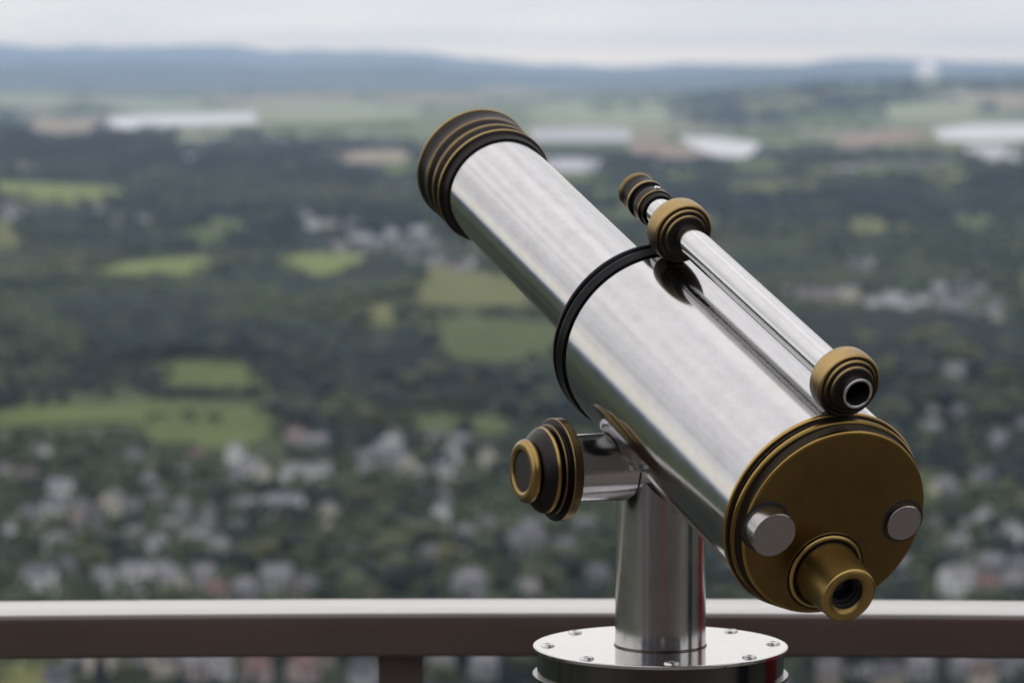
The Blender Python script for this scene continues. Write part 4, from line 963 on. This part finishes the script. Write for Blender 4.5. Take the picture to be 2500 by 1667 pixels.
# low-poly crowns for the woods
WT = [crown_arrays('round', 4, 0) for _ in range(5)] + [crown_arrays('cone', 5, 0) for _ in range(2)]
FB = None
def free(x, y, pad=0, h=0):
    global FB
    if FB is None: FB = [(min(p[0] for p in P), max(p[0] for p in P), min(p[1] for p in P), max(p[1] for p in P)) for P in FP]
    k = 1 + h / 220 * rnd.uniform(.6, 1.05); hq = rnd.uniform(.2, 1)
    for P, bb in zip(FP, FB):
        if x * k < bb[0] - 60 or x > bb[1] + 60 and x * k > bb[1] + 60 or y * k < bb[2] or y > bb[3]: continue
        if inpoly(x, y, P) or (h and inpoly(x * k, y * k, P)): return False
    for q in HP:
        if abs(x - q[0]) < q[2] + pad and -(h * q[1] / 200 * hq if q[1] > 2300 else 0) - q[2] - pad - 4 < y - q[1] < q[2] + pad + 4: return False
    return True
trees = []
GX = np.linspace(-200, 2700, 30); GY = np.concatenate([np.linspace(196, 400, 60), np.linspace(404, 700, 40)])
GT = np.array([[unproj(x, y)[:2] for x in GX] for y in GY])
def unproj_fast(X, Y):
    i = min(max(int(np.searchsorted(GY, Y)) - 1, 0), len(GY) - 2); j = min(max(int((X - GX[0]) / (GX[1] - GX[0])), 0), len(GX) - 2)
    f = (Y - GY[i]) / (GY[i + 1] - GY[i]); g = (X - GX[j]) / (GX[1] - GX[0])
    p = (GT[i, j] * (1 - g) + GT[i, j + 1] * g) * (1 - f) + (GT[i + 1, j] * (1 - g) + GT[i + 1, j + 1] * g) * f
    return float(p[0]), float(p[1])
def scatter(nn, X0, X1, Y0, Y1, h0, h1, pad=0, dens=None):
    c, s = math.cos(PITCH), math.sin(PITCH)
    k = 0; m_ = nn * 5; d0, d1 = X_D(Y1), X_D(Y0)
    # uniform on the ground between the distances of rows Y0..Y1
    dd = np.sqrt(nr_.uniform(d0 ** 2, d1 ** 2, m_)); tt = np.radians(nr_.uniform(X0, X1, m_)); xs = dd * np.sin(tt); ys = dd * np.cos(tt)
    if dens: kp = nr_.uniform(0, 1, m_) < .06 + .94 * cover(xs, ys); xs, ys = xs[kp], ys[kp]
    for x, y in zip(xs.tolist(), ys.tolist()):
        if k >= nn: break
        h = rnd.uniform(h0, h1)
        if not free(x, y, pad, h): continue
        z = float(ground(x, y)); trees.append((x, y, z, h)); k += 1
        if dens:
            for q in range(2):
                dx, dy = rnd.gauss(0, 9), rnd.gauss(0, 12); trees.append((x + dx, y + dy, float(ground(x + dx, y + dy)), h * rnd.uniform(.7, 1.1)))
def X_D(Y):
    x, y, z = unproj(1250, Y); return math.hypot(x, y)
wood = lambda x, y: float(np.clip(.12 + 2.2 * (vnoise(x, y, 260, 11) - .38), 0.03, 1))
scatter(2600, -9.6, 9.6, 1075, 1690, 7, 15, 1)
scatter(9000, -9.6, 9.6, 640, 1070, 11, 21, 4, True)
def scatter_rows(nn, Y0, Y1, h0, h1, wid, pad, dens):
    """thinner with distance: equal numbers per row of the view; wid = how many crowns stand together"""
    pts = np.array([unproj_fast(rnd.uniform(-120, 2620), rnd.uniform(Y0, Y1)) for i in range(nn)])
    kp = nr_.uniform(0, 1, nn) < dens + (1 - dens) * cover(pts[:, 0], pts[:, 1])
    for x, y in pts[kp].tolist():
        if not free(x, y, pad, h1): continue
        for q in range(rnd.randint(1, wid)):
            dx, dy = rnd.gauss(0, 18), rnd.gauss(0, 30); trees.append((x + dx, y + dy, float(ground(x + dx, y + dy)), rnd.uniform(h0, h1)))
scatter_rows(6500, 400, 660, 15, 24, 3, 6, .03)
scatter_rows(4200, 200, 400, 16, 26, 5, 6, .02)
for sg in (-1, 1):                              # the same woods go on either side of the view
    lo, hi = sorted((sg * 9.6, sg * 24))
    scatter(4200, lo, hi, 640, 1070, 13, 22, 4, True)
    scatter(1900, lo, hi, 1075, 1690, 8, 16, 1)
    scatter(3000, lo, hi, 400, 640, 20, 34, 4, True)
def line_trees():
    # the dark wood edge of the plateau, and hedgerows in the large meadow
    for i in range(500):
        x = rnd.uniform(300, 2500); y = rnd.uniform(13200, 14600); trees.append((x, y, float(ground(x, y)), rnd.uniform(16, 24)))
    for X, Y in ((455, 1030), (470, 1032), (520, 1034), (535, 1035), (375, 1030), (395, 1028)):
        x, y, z = unproj(X, Y); trees.append((x, y, z, rnd.uniform(8, 11)))
    for i in range(60):
        x, y, z = unproj(rnd.uniform(370, 660), rnd.uniform(962, 976)); trees.append((x, y, z, rnd.uniform(7, 11)))
line_trees()
print('trees', len(trees))
# the ones that show largest stand as trees of their own, the rest as woodland
def vis(t): return t[3] / math.hypot(t[0], t[1]) if abs(1250 + FPX * t[0] / t[1] - 1250) < 1270 and (t[1] < 1480 or True) else 0
def row(t): return HOR + (-(t[2])) / t[1] * FPX
def hidden(t):
    X = 1250 + FPX * t[0] / t[1]; Y = row(t); return (1470 < Y < 1600) or (1500 < X < 1730 and Y > 1240) or (1800 < X < 2230 and 1100 < Y < 1480) or Y > 1700
order = sorted(range(len(trees)), key=lambda i: -vis(trees[i]) if not hidden(trees[i]) else 0)
big = set(order[:290])
for i in order[:290]:
    x, y, z, h = trees[i]; nm, cme, tme, lb = PRO[rnd.choice([0, 0, 0, 1, 1, 2, 3])]
    X = 1250 + FPX * x / y; Y = row(trees[i])
    zone = 'under the handrail' if Y > 1590 else 'among the town houses'
    e = empty(nm, (x, y, z + CAMZ), lb + ' ' + zone + (', left of side knob' if X < 1200 else ', right of telescope' if X > 1700 else ', by side knob'), 'tree', 'trees in the town below')
    w = rnd.uniform(.85, 1.15) * h * (1.15 if nm != 'conifer' else .9); e.scale = (w, w, h); e.rotation_euler = (0, 0, rnd.uniform(0, 6.28))
    c = bpy.data.objects.new('crown', cme); COL.objects.link(c); c.parent = e
    t_ = bpy.data.objects.new('trunk', tme); COL.objects.link(t_); t_.parent = e
def woods():
    Vs = []; Fs = []; Ms = []; b = 0
    TA = np.array([t[:2] for t in trees]); NZ = .6 * vnoise(TA[:, 0], TA[:, 1], 520, 21) + .4 * vnoise(TA[:, 0], TA[:, 1], 170, 22) + .25 * (.5 - cover(TA[:, 0], TA[:, 1]))
    for i, (x, y, z, h) in enumerate(trees):
        if i in big: continue
        v, f = WT[rnd.randrange(len(WT))]
        w = h * rnd.uniform(1.0, 1.4); t = rnd.uniform(0, 6.28); c, s = math.cos(t), math.sin(t)
        vv = np.stack([(v[:, 0] * c - v[:, 1] * s) * w + x, (v[:, 0] * s + v[:, 1] * c) * w + y, v[:, 2] * h + z + CAMZ - .12 * h], -1)
        Vs.append(vv); Fs.append(f + b); b += len(vv)
        nz = NZ[i]; q = (3 if nz < .30 else 0) if nz < .50 else (1 if nz < .70 else 2)
        if rnd.random() < .18: q = rnd.choice([0, 1, 2, 3])
        Ms.append(np.full(len(f), q))
    me = arr_mesh('woodland', np.vstack(Vs), np.vstack(Fs), LM); me.polygons.foreach_set('material_index', np.concatenate(Ms).astype(np.int32)); me.update()
    o = bpy.data.objects.new('woodland', me); COL.objects.link(o); tag(o, 'woods and hedges covering the valley behind the town', 'woodland', kind='stuff')
woods()

# ------------------------------------------------------------------ haze
def haze():
    V, F = box_vf(-57500, 57500, -57500, 57500, CAMZ - 245, CAMZ + 620)
    me = bpy.data.meshes.new('haze'); me.from_pydata(V, [], F); me.update()
    m = bpy.data.materials.new('haze_air'); m.use_nodes = True; nt = m.node_tree; nt.nodes.clear()
    out = N(nt, 'ShaderNodeOutputMaterial'); pv = N(nt, 'ShaderNodeVolumePrincipled')
    pv.inputs['Color'].default_value = (.57, .75, 1.0, 1); pv.inputs['Density'].default_value = 3.2e-5; pv.inputs['Anisotropy'].default_value = .3
    pv.inputs['Density Attribute'].default_value = ''
    nt.links.new(pv.outputs[0], out.inputs['Volume'])
    tag(link('haze', me, m), kind='stuff')
haze()
